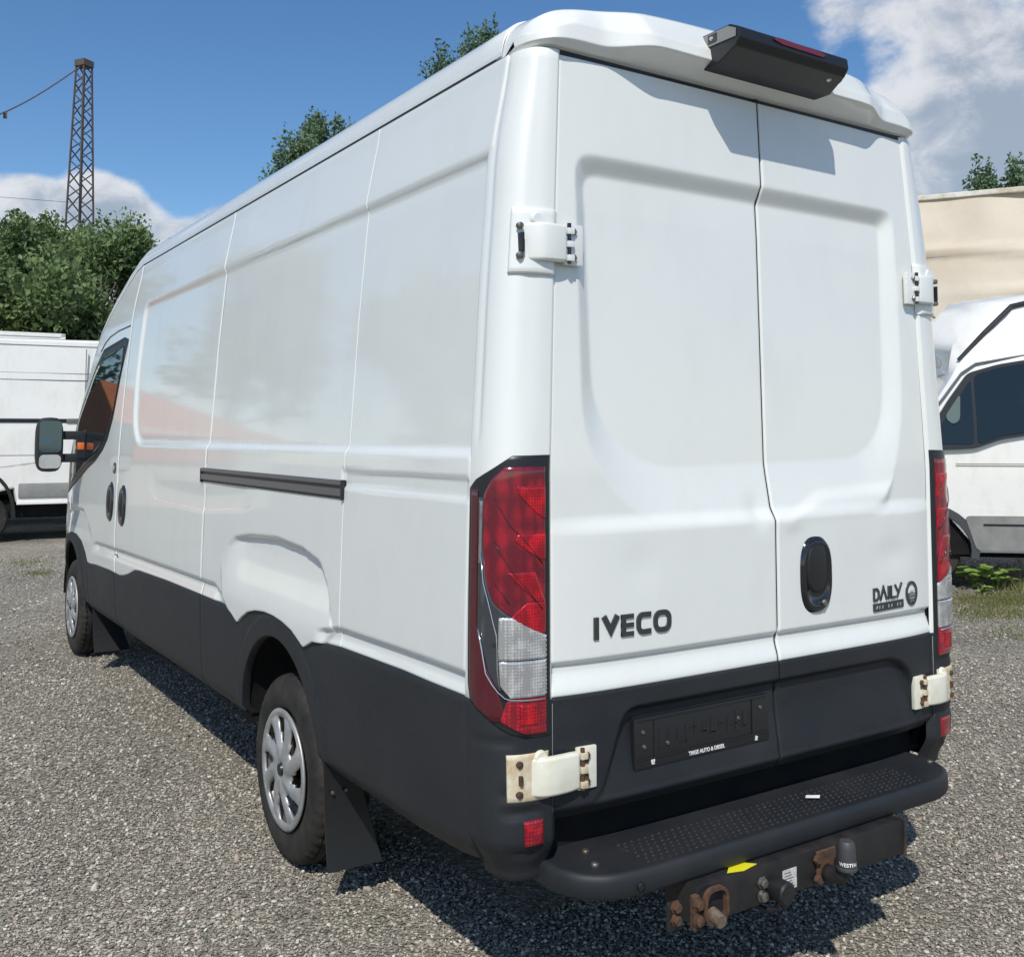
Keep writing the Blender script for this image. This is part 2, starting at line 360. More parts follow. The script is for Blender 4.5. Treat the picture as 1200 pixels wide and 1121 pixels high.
# ------------------------------------------------------------------ ground
def ground_mat():
    m = bpy.data.materials.new('gravel_ground'); m.use_nodes = True; n = m.node_tree; p = n.nodes['Principled BSDF']
    tc = n.nodes.new('ShaderNodeTexCoord')
    def N(t, **k):
        q = n.nodes.new(t)
        for a, b in k.items(): setattr(q, a, b)
        return q
    v1 = N('ShaderNodeTexVoronoi'); v1.inputs['Scale'].default_value = 78; n.links.new(tc.outputs['Object'], v1.inputs['Vector'])
    v2 = N('ShaderNodeTexVoronoi'); v2.inputs['Scale'].default_value = 130; n.links.new(tc.outputs['Object'], v2.inputs['Vector'])
    s = N('ShaderNodeSeparateColor'); n.links.new(v1.outputs['Color'], s.inputs[0])
    rp = N('ShaderNodeValToRGB'); rp.color_ramp.elements[0].color = (.150, .138, .112, 1); rp.color_ramp.elements[1].color = (.62, .57, .48, 1)
    rp.color_ramp.elements[1].position = 1.0
    e = rp.color_ramp.elements.new(.45); e.color = (.268, .25, .212, 1)
    e = rp.color_ramp.elements.new(.82); e.color = (.36, .325, .262, 1)
    n.links.new(s.outputs[0], rp.inputs[0])
    nz = N('ShaderNodeTexNoise'); nz.inputs['Scale'].default_value = .55; nz.inputs['Detail'].default_value = 7; nz.inputs['Roughness'].default_value = .6
    n.links.new(tc.outputs['Object'], nz.inputs['Vector'])
    mpn = N('ShaderNodeMapRange'); mpn.inputs[1].default_value = .35; mpn.inputs[2].default_value = .68; mpn.inputs[3].default_value = .74; mpn.inputs[4].default_value = 1.20
    n.links.new(nz.outputs[0], mpn.inputs[0])
    vmn = N('ShaderNodeVectorMath', operation='SCALE'); n.links.new(rp.outputs[0], vmn.inputs[0]); n.links.new(mpn.outputs[0], vmn.inputs['Scale'])
    ng = N('ShaderNodeTexNoise'); ng.inputs['Scale'].default_value = 1.1; ng.inputs['Detail'].default_value = 9; ng.inputs['Roughness'].default_value = .7
    n.links.new(tc.outputs['Object'], ng.inputs['Vector'])
    mg = N('ShaderNodeMapRange'); mg.inputs[1].default_value = .60; mg.inputs[2].default_value = .74; mg.inputs[4].default_value = .5
    n.links.new(ng.outputs[0], mg.inputs[0])
    mix = N('ShaderNodeMix', data_type='RGBA'); n.links.new(mg.outputs[0], mix.inputs[0]); n.links.new(vmn.outputs[0], mix.inputs[6])
    mix.inputs[7].default_value = (.09, .105, .05, 1)
    n.links.new(mix.outputs[2], p.inputs['Base Color']); p.inputs['Roughness'].default_value = .9; p.inputs['Specular IOR Level'].default_value = .25
    ad = N('ShaderNodeMath', operation='ADD'); n.links.new(v1.outputs['Distance'], ad.inputs[0])
    ml = N('ShaderNodeMath', operation='MULTIPLY'); ml.inputs[1].default_value = .5; n.links.new(v2.outputs['Distance'], ml.inputs[0]); n.links.new(ml.outputs[0], ad.inputs[1])
    b = N('ShaderNodeBump', invert=True); b.inputs['Strength'].default_value = .9; b.inputs['Distance'].default_value = .012
    n.links.new(ad.outputs[0], b.inputs['Height']); n.links.new(b.outputs[0], p.inputs['Normal'])
    return m
GR = ground_mat()
xs = np.concatenate([[-1500, -300, -80], np.linspace(-25, 40, 66), [90, 300, 1500]]); ys = np.concatenate([[-1500, -200, -50], np.linspace(-12, 50, 63), [90, 300, 1500]])
X, Y = np.meshgrid(xs, ys); Z = .012*np.sin(X*.9+1)*np.cos(Y*.7)*((abs(X) < 60) & (abs(Y) < 60)) * (np.hypot(X-0, Y-3) > 5)
nr, nc = X.shape; i = np.arange(nr-1)[:, None]*nc+np.arange(nc-1)[None]
gnd = mk('gravel_ground', np.stack([X, Y, Z-.004], -1).reshape(-1, 3), np.stack([i, i+1, i+nc+1, i+nc], -1).reshape(-1, 4).tolist(), GR)
tag(gnd, 'grey crushed stone surface of the vehicle yard', None, None, 'structure')

# loose stones: vertices carrying instanced chips
C0 = np.array([-2.3931, -2.2])
def stones():
    pts = []
    def ringpts(r0, r1, dens, lo, hi):
        a0, a1 = YAW-.62, YAW+.62
        area = (r1*r1-r0*r0)*(a1-a0)/2; k = int(area*dens)
        rr = np.sqrt(RNG.uniform(r0*r0, r1*r1, k)); aa = RNG.uniform(a0, a1, k)
        x = C0[0]+rr*np.sin(aa); y = C0[1]+rr*np.cos(aa)
        keep = ~((x > -.45) & (x < .75) & (y > .7) & (y < 6.5))
        x, y = x[keep], y[keep]
        s = RNG.uniform(0, 1, len(x))**2.2*(hi-lo)+lo
        for q in zip(x, y, s): pts.append(q)
    ringpts(1.2, 3.2, 13500, .0028, .0082); ringpts(3.2, 5.0, 7600, .0032, .009); ringpts(5.0, 8.0, 2600, .0045, .011); ringpts(8, 15, 500, .006, .014)
    ringpts(1.2, 7, 14, .010, .019)
    P = np.array(pts)
    me = bpy.data.meshes.new('gravel'); me.vertices.add(len(P))
    co = np.column_stack([P[:, 0], P[:, 1], P[:, 2]*.25-.001]); me.vertices.foreach_set('co', co.ravel())
    at = me.attributes.new('sz', 'FLOAT', 'POINT'); at.data.foreach_set('value', P[:, 2].astype(np.float32))
    me.update()
    o = bpy.data.objects.new('gravel', me); COL.objects.link(o)
    m = bpy.data.materials.new('gravel_chip'); m.use_nodes = True; n = m.node_tree; p = n.nodes['Principled BSDF']
    oi = n.nodes.new('ShaderNodeObjectInfo'); rp = n.nodes.new('ShaderNodeValToRGB'); cr = rp.color_ramp
    cr.elements[0].color = (.155, .146, .123, 1); cr.elements[1].color = (.66, .63, .56, 1)
    for pos, c in ((.3, (.22, .205, .175)), (.55, (.31, .29, .245)), (.72, (.385, .312, .258)), (.9, (.47, .445, .375))):
        e = cr.elements.new(pos); e.color = (*c, 1)
    n.links.new(oi.outputs['Random'], rp.inputs[0]); n.links.new(rp.outputs[0], p.inputs['Base Color']); p.inputs['Roughness'].default_value = .85
    p.inputs['Specular IOR Level'].default_value = .3
    me.materials.append(m)
    g = bpy.data.node_groups.new('gravel_scatter', 'GeometryNodeTree')
    g.interface.new_socket('Geometry', in_out='INPUT', socket_type='NodeSocketGeometry'); g.interface.new_socket('Geometry', in_out='OUTPUT', socket_type='NodeSocketGeometry')
    gi = g.nodes.new('NodeGroupInput'); go = g.nodes.new('NodeGroupOutput')
    ico = g.nodes.new('GeometryNodeMeshIcoSphere'); ico.inputs['Radius'].default_value = 1; ico.inputs['Subdivisions'].default_value = 1
    inst = g.nodes.new('GeometryNodeInstanceOnPoints'); na = g.nodes.new('GeometryNodeInputNamedAttribute'); na.data_type = 'FLOAT'; na.inputs[0].default_value = 'sz'
    rr = g.nodes.new('FunctionNodeRandomValue'); rr.data_type = 'FLOAT_VECTOR'; rr.inputs[0].default_value = (-.5, -.5, 0); rr.inputs[1].default_value = (.5, .5, 6.28)
    rs = g.nodes.new('FunctionNodeRandomValue'); rs.data_type = 'FLOAT_VECTOR'; rs.inputs[0].default_value = (.65, .5, .35); rs.inputs[1].default_value = (1.45, 1.0, .75); rs.inputs['Seed'].default_value = 5
    mu = g.nodes.new('ShaderNodeVectorMath'); mu.operation = 'SCALE'
    sm = g.nodes.new('GeometryNodeSetMaterial'); sm.inputs['Material'].default_value = m
    L = g.links.new
    L(gi.outputs[0], inst.inputs['Points']); L(ico.outputs['Mesh'], sm.inputs['Geometry']); L(sm.outputs[0], inst.inputs['Instance'])
    L(rr.outputs['Value'], inst.inputs['Rotation']); L(rs.outputs['Value'], mu.inputs[0]); L(na.outputs['Attribute'], mu.inputs['Scale']); L(mu.outputs[0], inst.inputs['Scale'])
    L(inst.outputs[0], go.inputs[0])
    md = o.modifiers.new('scatter', 'NODES'); md.node_group = g
    tag(o, 'loose grey and beige stone chips strewn over the yard', None, None, 'stuff')
    return len(P)
print('stones', stones())

# ------------------------------------------------------------------ MAIN VAN
van = thing('panel_van', 'large white panel van seen from behind with black lower cladding and tow bar', 'van', (0, 3.2, 0))
YR, YF, RW = 1.555, 5.90, 0.345
Wt = np.array([[.3, .955], [.46, .975], [.6, .99], [.9, 1.0], [1.0, 1.0], [1.55, .985], [2.0, .955], [2.39, .92], [2.60, .878], [2.69, .86]])
Dt = np.array([[.4, .825], [1.5, .83], [2.24, .80], [2.69, .77]])
Lt = np.array([[.4, .012], [1.5, .010], [2.24, .025], [2.69, .045]])
from_t = lambda T, z: np.interp(z, T[:, 0], T[:, 1])
def Wf(z):  # smoothed
    return (from_t(Wt, z)+from_t(Wt, np.asarray(z)+.06)+from_t(Wt, np.asarray(z)-.06))/3
def taper(y): return .30*np.clip((np.asarray(y)-5.75)/1.3, 0, None)**2.6
def zg(y): return np.interp(y, [4.45, 4.6, 4.8, 5.1, 5.4, 5.6, 5.9, 6.25, 6.6, 6.9, 7.05], [2.69, 2.665, 2.60, 2.46, 2.30, 2.08, 1.72, 1.36, 1.17, .98, .80])
UPO = fillet([(.135, 1.545), (3.98, 1.545), (4.13, 1.68), (4.17, 2.0), (4.15, 2.405), (.135, 2.405)], [.01, .10, .12, .2, .09, .01])
SCO = np.array([(2.30, 1.05), (2.205, 1.132), (2.113, 1.169), (1.915, 1.193), (1.614, 1.208), (1.346, 1.193), (1.184, 1.160), (1.105, 1.09), (1.062, .995), (1.04, .94), (1.15, .86), (1.28, .80), (2.03, .78), (2.25, .9)])
SCF = np.array([(6.30, .98), (6.142, 1.03), (5.8, 1.09), (5.474, 1.085), (5.25, .98), (5.13, .89), (5.10, .80), (6.4, .75)])
ZC = np.array([(.1, .974), (.54, .970), (1.0, .960), (1.15, .931), (1.3, .86), (2.02, .82), (2.38, .942), (2.6, .937), (3.6, .923), (4.73, .902), (5.0, .895), (5.2, .84)])
ZW = np.array([(.1, .912), (.36, .909), (.535, .909), (.99, .898), (1.205, .880), (1.25, .862), (1.285, .848), (1.30, .850), (1.33, .862), (1.402, .888), (1.5, .905), (1.6, .913), (1.70, .913), (1.805, .903), (1.9, .883), (1.98, .850), (2.029, .823), (2.05, .828), (2.10, .846), (2.177, .868), (2.584, .864), (3.2, .856), (3.80, .840), (3.90, .832), (4.05, .795), (4.125, .780), (4.22, .765), (4.305, .757), (4.6, .757), (5.0, .745), (5.25, .73), (5.30, .735), (5.36, .79), (5.5, .86), (5.7, .893), (5.9, .893), (6.1, .86), (6.25, .79), (6.32, .70), (7.1, .62)])
def side_dep(y, z):
    y = np.asarray(y, float); z = np.asarray(z, float)
    q_ = np.clip(-sdp(UPO, y, z)/.024, 0, 1); d = .016*(.85*q_+.15*q_*q_*(3-2*q_))
    # channel that carries the rail level back to the lamp
    d = d+.007*ss(1.425, 1.437, z)*(1-ss(1.482, 1.488, z))*ss(.16, .17, y)*(1-ss(1.00, 1.02, y))
    zc = np.interp(y, ZC[:, 0], ZC[:, 1]); k = (1-ss(1.10, 1.18, y))+ss(2.20, 2.36, y)*(1-ss(4.95, 5.15, y))
    t = zc-z
    d = d+k*.014*ss(-.004, .009, t)*(1-ss(.02, .085, t))
    s = -sdp(SCO, y, z)
    edge = ss(-.004, .014, s)
    ramp = 1-ss(.02, .30, np.maximum(0, 1.20-z))
    fadeL = 1-ss(1.95, 2.25, y)
    d = d+.024*edge*ramp*(.15+.85*fadeL)
    d = d-.012*edge*ss(.10, .32, 1.20-z)
    s = -sdp(SCF, y, z)
    d = d+.016*ss(-.004, .014, s)*(1-ss(.02, .22, 1.09-z))
    # pressed line under the rail
    pl = np.interp(y, [1.75, 1.84, 1.975, 2.627, 3.458, 3.60, 3.70], [1.40, 1.344, 1.301, 1.254, 1.258, 1.285, 1.34])
    fade = ss(1.8, 2.1, y)*(1-ss(3.5, 3.68, y))
    d = d+.0045*fade*ss(-.012, .010, z-pl)*(1-ss(.05, .16, z-pl))
    # soft hollow in the big panels
    return d
def side_x(y, z): return Wf(z)-taper(y)-side_dep(y, z)
def surfL(Y, Z): return np.stack([-side_x(Y, Z), Y, Z], -1)
def surfR(Y, Z): return np.stack([side_x(Y, Z), Y, Z], -1)
def surfLc(Y, Z): return np.stack([-(Wf(Z)-taper(Y)+.0015-.014*0), Y, Z], -1)
def surfRc(Y, Z): return np.stack([(Wf(Z)-taper(Y)+.0015), Y, Z], -1)
def zwf(y): return np.interp(y, ZW[:, 0], ZW[:, 1])
def strip_coords(ys, lo, hi, n, pw=1.0):
    t = np.linspace(0, 1, n)[:, None]**pw
    a = lo(ys)[None]; b = hi(ys)[None]
    return np.repeat(ys[None], n, 0), a+(b-a)*t
def yarr(a, b, step=.02, extra=()):
    v = set(np.round(np.linspace(a, b, max(4, int((b-a)/step))), 5).tolist())
    for c, w in extra:
        for q in np.linspace(c-w, c+w, 25):
            if a < q < b: v.add(round(float(q), 5))
    return np.array(sorted(v))
TOP = lambda y: zg(y)-.006
segs = [('rear_quarter_panel', .158, .9895, .014), ('side_panel', .9905, 2.5835, .014), ('sliding_door', 2.5885, 4.4255, .016), ('cab_door', 4.4305, 5.98, .03), ('front_wing', 5.99, 7.05, .03)]
hi_extra = [(1.285, .06), (2.03, .06), (1.33, .08), (1.05, .08)]
for nm, a, b, st in segs:
    ys_ = yarr(a+.003, b-.003, st, hi_extra if a < 2.6 else ())
    for sgn, sf in ((-1, surfL), (1, surfR)):
        if sgn == 1 and nm == 'sliding_door': nm2 = 'side_panel'
        else: nm2 = nm
        nz = 170 if sgn == -1 else 40
        yy = ys_ if sgn == -1 else yarr(a+.003, b-.003, .06, ((1.28, .1), (2.03, .1)))
        A, B = strip_coords(yy, lambda y: zwf(y)+.002, TOP, nz)
        # finer rows near the bottom creases
        t = np.linspace(0, 1, nz); t = t*(.62+.38*t); A, B = np.repeat(yy[None], nz, 0), (zwf(yy)+.002)[None]+((TOP(yy)-zwf(yy)-.002)[None])*t[:, None]
        o = panel(nm2, A, B, sf, WHITE, van, (-sgn, 0, 0), e=.0008)
        if nm == 'cab_door' and sgn == -1: cab_door = o
        if nm == 'sliding_door' and sgn == -1: slide_door = o
        if nm == 'front_wing' and sgn == -1: pass
# lower cladding with wheel openings
def archz(y, yc, zc_, R, base):
    q = R*R-(y-yc)**2
    return np.where(q > 0, np.maximum(base, zc_+np.sqrt(np.maximum(q, 0))), base)
def sill(y): return np.interp(y, [.15, .26, .51, 1.1, 3, 5.2, 6.6, 7.1], [.485, .466, .452, .445, .43, .41, .40, .42])
def lowz(y): return np.maximum(archz(y, 1.60, .415, .418, sill(y)), archz(y, YF+.02, .40, .43, sill(y)))
aext = lambda c, R: [(c-R, .02), (c+R, .02), (c-R+.05, .05), (c+R-.05, .05), (c, R)]
csegs = [('lower_cladding', .158, 2.586), ('door_cladding', 2.594, 4.424), ('door_cladding', 4.434, 5.30), ('arch_cladding', 5.306, 7.02)]
for nm, a, b in csegs:
    for sgn, sf in ((-1, surfLc), (1, surfRc)):
        yy = yarr(a+.003, b-.003, .02, aext(1.60, .418)+aext(YF+.02, .43)+[(1.285, .05), (2.03, .05)])
        A, B = strip_coords(yy, lowz, lambda y: zwf(y)-.002, 26)
        def sf2(Y, Z, sf=sf, sgn=sgn):
            P = sf(Y, Z)
            # flare the lip round the wheel opening, tuck the sill under
            for yc, zc_, R in ((1.60, .415, .418), (YF+.02, .40, .43)):
                rr = np.hypot(Y-yc, Z-zc_); P[..., 0] += sgn*.006*(1-ss(.07, .085, rr-R))*ss(.0, .02, rr-R+.02)*(Z > .46)
            P[..., 0] -= sgn*.03*(1-ss(0, .05, Z-sill(Y)))
            return P
        panel(nm, A, B, sf2, CLAD, van, (-sgn, 0, 0), lip=.02 if nm != 'lower_cladding' else .03)
# dark backing behind the seams
bk = MB()
for sgn in (-1, 1):
    for y in (.99, 2.589, 4.429, 5.985):
        zt = float(zg(y))-.02
        zz = np.linspace(.50 if y > 2 and y < 5 else .95, zt, 240)
        V = []; 
        for z in zz:
            xx = float(side_x(y, z))-.006
            V += [(sgn*xx, y-.011, z), (sgn*xx, y+.011, z)]
        bk.add(V, [(2*i, 2*i+1, 2*i+3, 2*i+2) for i in range(239)])
    V = []
    yl = np.linspace(.16, 6.9, 120)
    for y in yl:
        for dz in (-.012, .012):
            z = float(zwf(y))+dz; V.append((sgn*(float(Wf(z)-taper(y))-.030), y, z))
    bk.add(V, [(2*i, 2*i+1, 2*i+3, 2*i+2) for i in range(119)])
bk.build('seam_backing', SEAL, van)

# roof with gutter step
def roof_surf(A, B):
    # A: y, B: s in [-1,1]
    W = Wf(zg(A))-taper(A)-.002
    a = np.abs(B); cr = .185*(1-ss(5.0, 5.8, A)*.55)
    prof = np.clip(1-a**30, 0, 1)**.50*.45+np.clip(1-a**4, 0, 1)**.6*.35+(1-a**2)*.20
    z = zg(A)+.006+cr*prof
    # soft shoulder right above the gutter
    x = np.sign(B)*W*(1-(1-a)*1.0)
    x = np.sign(B)*W*(a+.0*(1-a))
    return np.stack([x, A, z], -1)
sarr = np.sin(np.linspace(-1, 1, 91)*pi/2); sarr = np.sign(sarr)*np.abs(sarr)**.8; sarr = np.clip(sarr, -.9995, .9995)
ya = np.array(sorted(set(np.linspace(.20, 4.4, 30).tolist()+np.linspace(4.4, 5.45, 22).tolist())))
A, B = np.meshgrid(ya, sarr, indexing='ij'); panel('roof', A, B, roof_surf, WHITE, van, (0, 0, -1), e=.002, lip=.01)
ya = np.linspace(5.46, 6.2, 16); A, B = np.meshgrid(ya, sarr, indexing='ij'); panel('windscreen', A, B, roof_surf, GLASS, van, (0, 0, -1), e=.002, lip=.01)
ya = np.linspace(6.21, 7.05, 16); A, B = np.meshgrid(ya, sarr, indexing='ij'); panel('bonnet', A, B, roof_surf, WHITE, van, (0, 0, -1), e=.002, lip=.01)
g = MB()
for sgn in (-1, 1):
    V = []; yl = np.linspace(.16, 5.4, 90)
    for y in yl:
        w = float(Wf(zg(y))-taper(y))-.010
        V += [(sgn*w, y, float(zg(y))-.016), (sgn*w, y, float(zg(y))+.016)]
    g.add(V, [(2*i, 2*i+1, 2*i+3, 2*i+2) for i in range(89)])
g.build('roof_gutter', SEAL, van)
# front end
V = []; F = []
xsn = np.linspace(-1, 1, 21); zsn = np.linspace(.35, .98, 10)
for z in zsn:
    for x in xsn: V.append((x*.70, 7.05+.12*(1-x*x)-.02*(z > .9), z))
F = [(i*21+j, i*21+j+1, (i+1)*21+j+1, (i+1)*21+j) for i in range(9) for j in range(20)]
mk('front_bumper', V, F, CLAD, van)

# rear pillars
def pil(T, Z, sgn, off=0.0, n=3.0):
    th = np.clip(T, 0, 1)*pi/2; s, c = np.sin(th), np.cos(th)
    dw = from_t(Dt, Z); W = Wf(Z)
    e = 2/n
    x = dw+(W-dw)*np.abs(s)**e; y = from_t(Lt, Z)+.15*(1-np.abs(c)**e)
    nx = np.abs(s)**(2-e)*.15; ny = np.abs(c)**(2-e)*(W-dw); L = np.hypot(nx, ny)+1e-9
    over = np.clip(T-1, 0, None)
    return np.stack([sgn*(x+off*nx/L), y-off*ny/L+over, Z], -1)
def pil_inw(sgn):
    def fn(P):
        v = np.zeros_like(P); v[:, 0] = -sgn*.7; v[:, 1] = .7; return v
    return fn
tt = (1-np.cos(np.linspace(0, 1, 34)*pi))/2
for sgn in (-1, 1):
    zz = np.linspace(.913, 2.682, 60); A, B = np.meshgrid(tt*.998+.001, zz, indexing='ij')
    def ps(T, Z, sgn=sgn):
        P = pil(T, Z, sgn)
        # shallow flute down the outer face, as the pressing has
        k = np.exp(-((T-.22)/.12)**2)*ss(1.58, 1.8, Z)*.003
        P[..., 1] += k
        k2 = np.exp(-((T-.93)/.03)**2)*ss(1.58, 1.62, Z)*.004
        P[..., 0] -= sgn*k2
        return P
    panel('rear_pillar', A, B, ps, WHITE, van, pil_inw(sgn), e=.003, lip=.012)
    # bumper corner
    zz = np.linspace(.452, .908, 40)
    A, B = np.meshgrid(tt*1.0, zz, indexing='ij')
    def bc(T, Z, sgn=sgn):
        low = 1-ss(.46, .56, Z)
        P = pil(T, Z, sgn, .002)
        Q = pil(T, Z, sgn, .002-.045)
        P = P+(Q-P)*(low*.9)[..., None]
        # bulged bumper block with recessed band for the reflector
        blk = ss(.09, .13, T)*0+ss(.02, .05, T)*(1-ss(.66, .70, T))
        g2 = (ss(.665, .672, Z)*(1-ss(.69, .70, Z)))
        g1 = (ss(.620, .628, Z)*(1-ss(.64, .655, Z)))
        g3 = (ss(.512, .52, Z)*(1-ss(.535, .55, Z)))
        fade = ss(.02, .12, T)*(1-ss(.30, .62, T))
        dd = .010*(g1+g2+g3)*fade+.006*ss(.80, .81, Z)*(1-ss(.815, .83, Z))*ss(.3, .4, T)*(1-ss(.9, .99, T))
        P[..., 1] += dd*.8; P[..., 0] -= sgn*dd*.4
        return P
    panel('bumper_corner', A, B, bc, CLAD, van, pil_inw(sgn), e=.003, lip=.03)
    # white inner jamb edge seen in the gap
    MB().box((sgn*.8205, .012, .62), (sgn*.8245, .05, .90)).build('door_jamb', WHITE, van)
    box('side_reflector', (0, 0, 0), (.001, .001, .001), REDD, van) if False else None
    zz = np.linspace(.553, .611, 8); A, B = np.meshgrid(np.linspace(.058, .228, 12), zz, indexing='ij')
    panel('rear_reflector', A, B, lambda T, Z, sgn=sgn: pil(T, Z, sgn, .006), REDM, van, pil_inw(sgn), e=.003, lip=.012)

# tail lamps: patches on the pillar surface
def polyfun(P):
    P = np.array(P, float)
    return lambda z: np.interp(z, P[:, 0], P[:, 1])
lamp_hi = polyfun([(.825, .20), (.832, .30), (.843, .435), (.867, .612), (.91, .925), (.95, .955), (1.17, .972), (1.467, .985), (1.49, .90), (1.520, .62), (1.549, .385)])
def lamp_patch(name, sgn, z0, z1, lo, hi, off, m, parent, n=(20, 26), disp=None, lip=.006, e=.0015):
    zz = np.linspace(z0, z1, n[1]); a = np.array([lo(z) for z in zz]); b = np.array([hi(z) for z in zz])
    t = np.linspace(0, 1, n[0])[:, None]
    A = a[None]+(b-a)[None]*t; B = np.repeat(zz[None], n[0], 0)
    def sf(T, Z):
        P = pil(T, Z, sgn, off)
        if disp is not None:
            q = disp(A, B)
            if np.ndim(q) == 2: P2 = pil(T, Z, sgn, off+.001); P = P+(P2-P)*(q/.001)[..., None]
        return P
    return panel(name, A, B, sf, m, parent, pil_inw(sgn), e=e, lip=lip)
def facets(A, B):
    i = np.arange(A.shape[0])[:, None]; j = np.arange(A.shape[1])[None]
    return ((i+j) % 2)*.0022+(i % 2)*.0008
for sgn in (-1, 1):
    L = lambda z: .010
    lamp = lamp_patch('tail_lamp', sgn, .826, 1.549, L, lambda z: lamp_hi(z), .006, TRIM, van, n=(40, 60), lip=.016, e=.004)
    inset = lambda z: min(lamp_hi(z)-.03, .965)
    # main dark red lens: bounded below-left by a sweep
    sweep_lo = polyfun([(1.06, .05), (1.085, .06), (1.134, .36), (1.17, .60), (1.22, .70), (1.30, .76), (1.45, .77), (1.49, .66), (1.53, .42)])
    lamp_patch('red_lens', sgn, 1.065, 1.52, lambda z: .035, lambda z: min(sweep_lo(z), inset(z)), .0095, REDD, lamp, n=(24, 40))
    # clear strip along the corner
    lamp_patch('clear_strip', sgn, .95, 1.44, lambda z: min(sweep_lo(z)+.015, inset(z)-.02) if z > 1.065 else np.interp(z, [.95, 1.065], [.46, .53]), lambda z: np.interp(z, [.95, 1.0, 1.1, 1.44], [.52, .66, .82, .85]), .0092, SMOKE, lamp, n=(10, 40))
    # amber block behind the strip edge and bright bar
    lamp_patch('bright_bar', sgn, 1.27, 1.43, lambda z: .79, lambda z: .825, .0102, HAZE, lamp, n=(9, 24), disp=lambda A, B: facets(A, B)*.4)
    # outer wrap of red round the side and the foot
    lamp_patch('side_red_lens', sgn, .87, 1.46, lambda z: np.interp(z, [.87, .95, 1.0, 1.1, 1.46], [.42, .54, .68, .84, .87]), lambda z: inset(z) if z < 1.47 else .9, .0094, WINE, lamp, n=(12, 40))
    lamp_patch('foot_red_lens', sgn, .835, .925, lambda z: .03, lambda z: max(.1, np.interp(z, [.835, .87, .925], [.20, .5, .40])), .0098, REDM, lamp, n=(20, 12))
    # reversing lens
    rev_hi = polyfun([(.925, .35), (.96, .49), (1.05, .52), (1.134, .52)])
    lamp_patch('reversing_lens', sgn, .930, 1.02, lambda z: .03, rev_hi, .0102, SILVR, lamp, n=(30, 18), disp=facets)
    lamp_patch('reversing_lens', sgn, 1.026, 1.132, lambda z: np.interp(z, [1.026, 1.085, 1.134], [.03, .03, .36]), rev_hi, .0102, SILVR, lamp, n=(30, 18), disp=facets)
    # bright prism fields
    for lo, hi in (([(1.389, .035), (1.469, .035)], [(1.389, .05), (1.45, .30), (1.469, .32)]), ([(1.28, .035), (1.345, .035)], [(1.28, .05), (1.33, .34), (1.345, .30)]),
                   ([(1.170, .035), (1.247, .12)], [(1.170, .08), (1.247, .42)]), ([(1.09, .035), (1.169, .035)], [(1.09, .05), (1.134, .37), (1.169, .19)])):
        lo_, hi_ = polyfun(lo), polyfun(hi)
        lamp_patch('prism_field', sgn, lo[0][0], lo[-1][0], lo_, lambda z: max(hi_(z), lo_(z)+.012), .0108, REDB, lamp, n=(16, 20), disp=lambda A, B: facets(A, B)*.6, lip=.002)
    def pcurve(name, pts, rad, m):
        P_ = [tuple(pil(np.array(a), np.array(b_), sgn, .0125)) for a, b_ in pts]; MB().tube(P_, rad, 6).build(name, m, lamp, smooth=True)
    for q, pts in enumerate(([(.62, 1.44), (.52, 1.41), (.40, 1.37), (.22, 1.33), (.05, 1.27)], [(.62, 1.33), (.52, 1.30), (.36, 1.25), (.18, 1.20), (.05, 1.15)], [(.58, 1.22), (.46, 1.19), (.40, 1.17)])): pcurve('lens_rib', pts, .0016, WINE)
    pcurve('chrome_edge', [(.80, 1.10), (.75, 1.06), (.68, .99), (.60, .965), (.52, .945), (.44, .93), (.37, .925), (.2, .922), (.04, .92)], .0020, CHROME)
    pcurve('lens_edge', [(.79, 1.30), (.74, 1.22), (.66, 1.17), (.60, 1.125), (.55, 1.09), (.535, 1.05), (.53, 1.0), (.50, .95)], .0014, CHROME)
    lamp_patch('prism_field', sgn, .86, .91, lambda z: .10, lambda z: .26, .0112, REDB, lamp, n=(12, 12), disp=facets)

# ---------------------------------------------------------------- rear doors
ZL = 1.0
PO = fillet([(-.722, 2.400), (.688, 2.400), (.700, 1.640), (.575, 1.365), (.10, 1.345), (-.50, 1.345), (-.712, 1.56)], [.07, .05, .22, .10, .1, .22, .16])
PI_ = fillet([(-.676, 2.345), (.636, 2.345), (.622, 1.66), (.49, 1.525), (-.47, 1.508), (-.655, 1.66)], [.05, .03, .12, .12, .12, .12])
HX = fillet([(.075, 1.352), (.235, 1.435), (.62, 1.455), (.68, 1.575), (.60, 1.36), (.50, 1.33), (.09, 1.33)], .04)
def rear_dep(x, z):
    so = sdp(PO, x, z); si = sdp(PI_, x, z)
    a = np.maximum(-so, 0); b = np.maximum(si, 0)
    t = np.where(si <= 0, 1.0, np.where(so >= 0, 0.0, a/(a+b+1e-9)))
    t = .8*t+.2*t*t*(3-2*t)
    d = .030*t
    d = d+.007*np.exp(-(((x+.045)/.040)**2+((z-1.375)/.050)**2))-.005*np.exp(-(((x-.085)/.05)**2+((z-1.335)/.03)**2))+.004*np.exp(-(((x-.60)/.09)**2+((z-1.20)/.05)**2))+.003*np.exp(-(((x+.52)/.07)**2+((z-1.24)/.06)**2))
    # lower half of the doors stands proud
    edge = 1-(np.abs(x)/.84)**8
    d = d-.016*(1-ss(1.335, 1.385, z))*edge
    # extra facet on the right door
    s = -sdp(HX, x, z); d = d-.010*ss(0, .05, s)
    # crease near the bottom
    d = d+.014*ss(-.006, .012, ZL-z)*(1-ss(.02, .082, ZL-z))
    return d
def rear_y(x, z):
    return from_t(Lt, z)+rear_dep(x, z)+.012*(np.abs(x)/.83)**4
def surfB(X, Z): return np.stack([X, rear_y(X, Z), Z], -1)
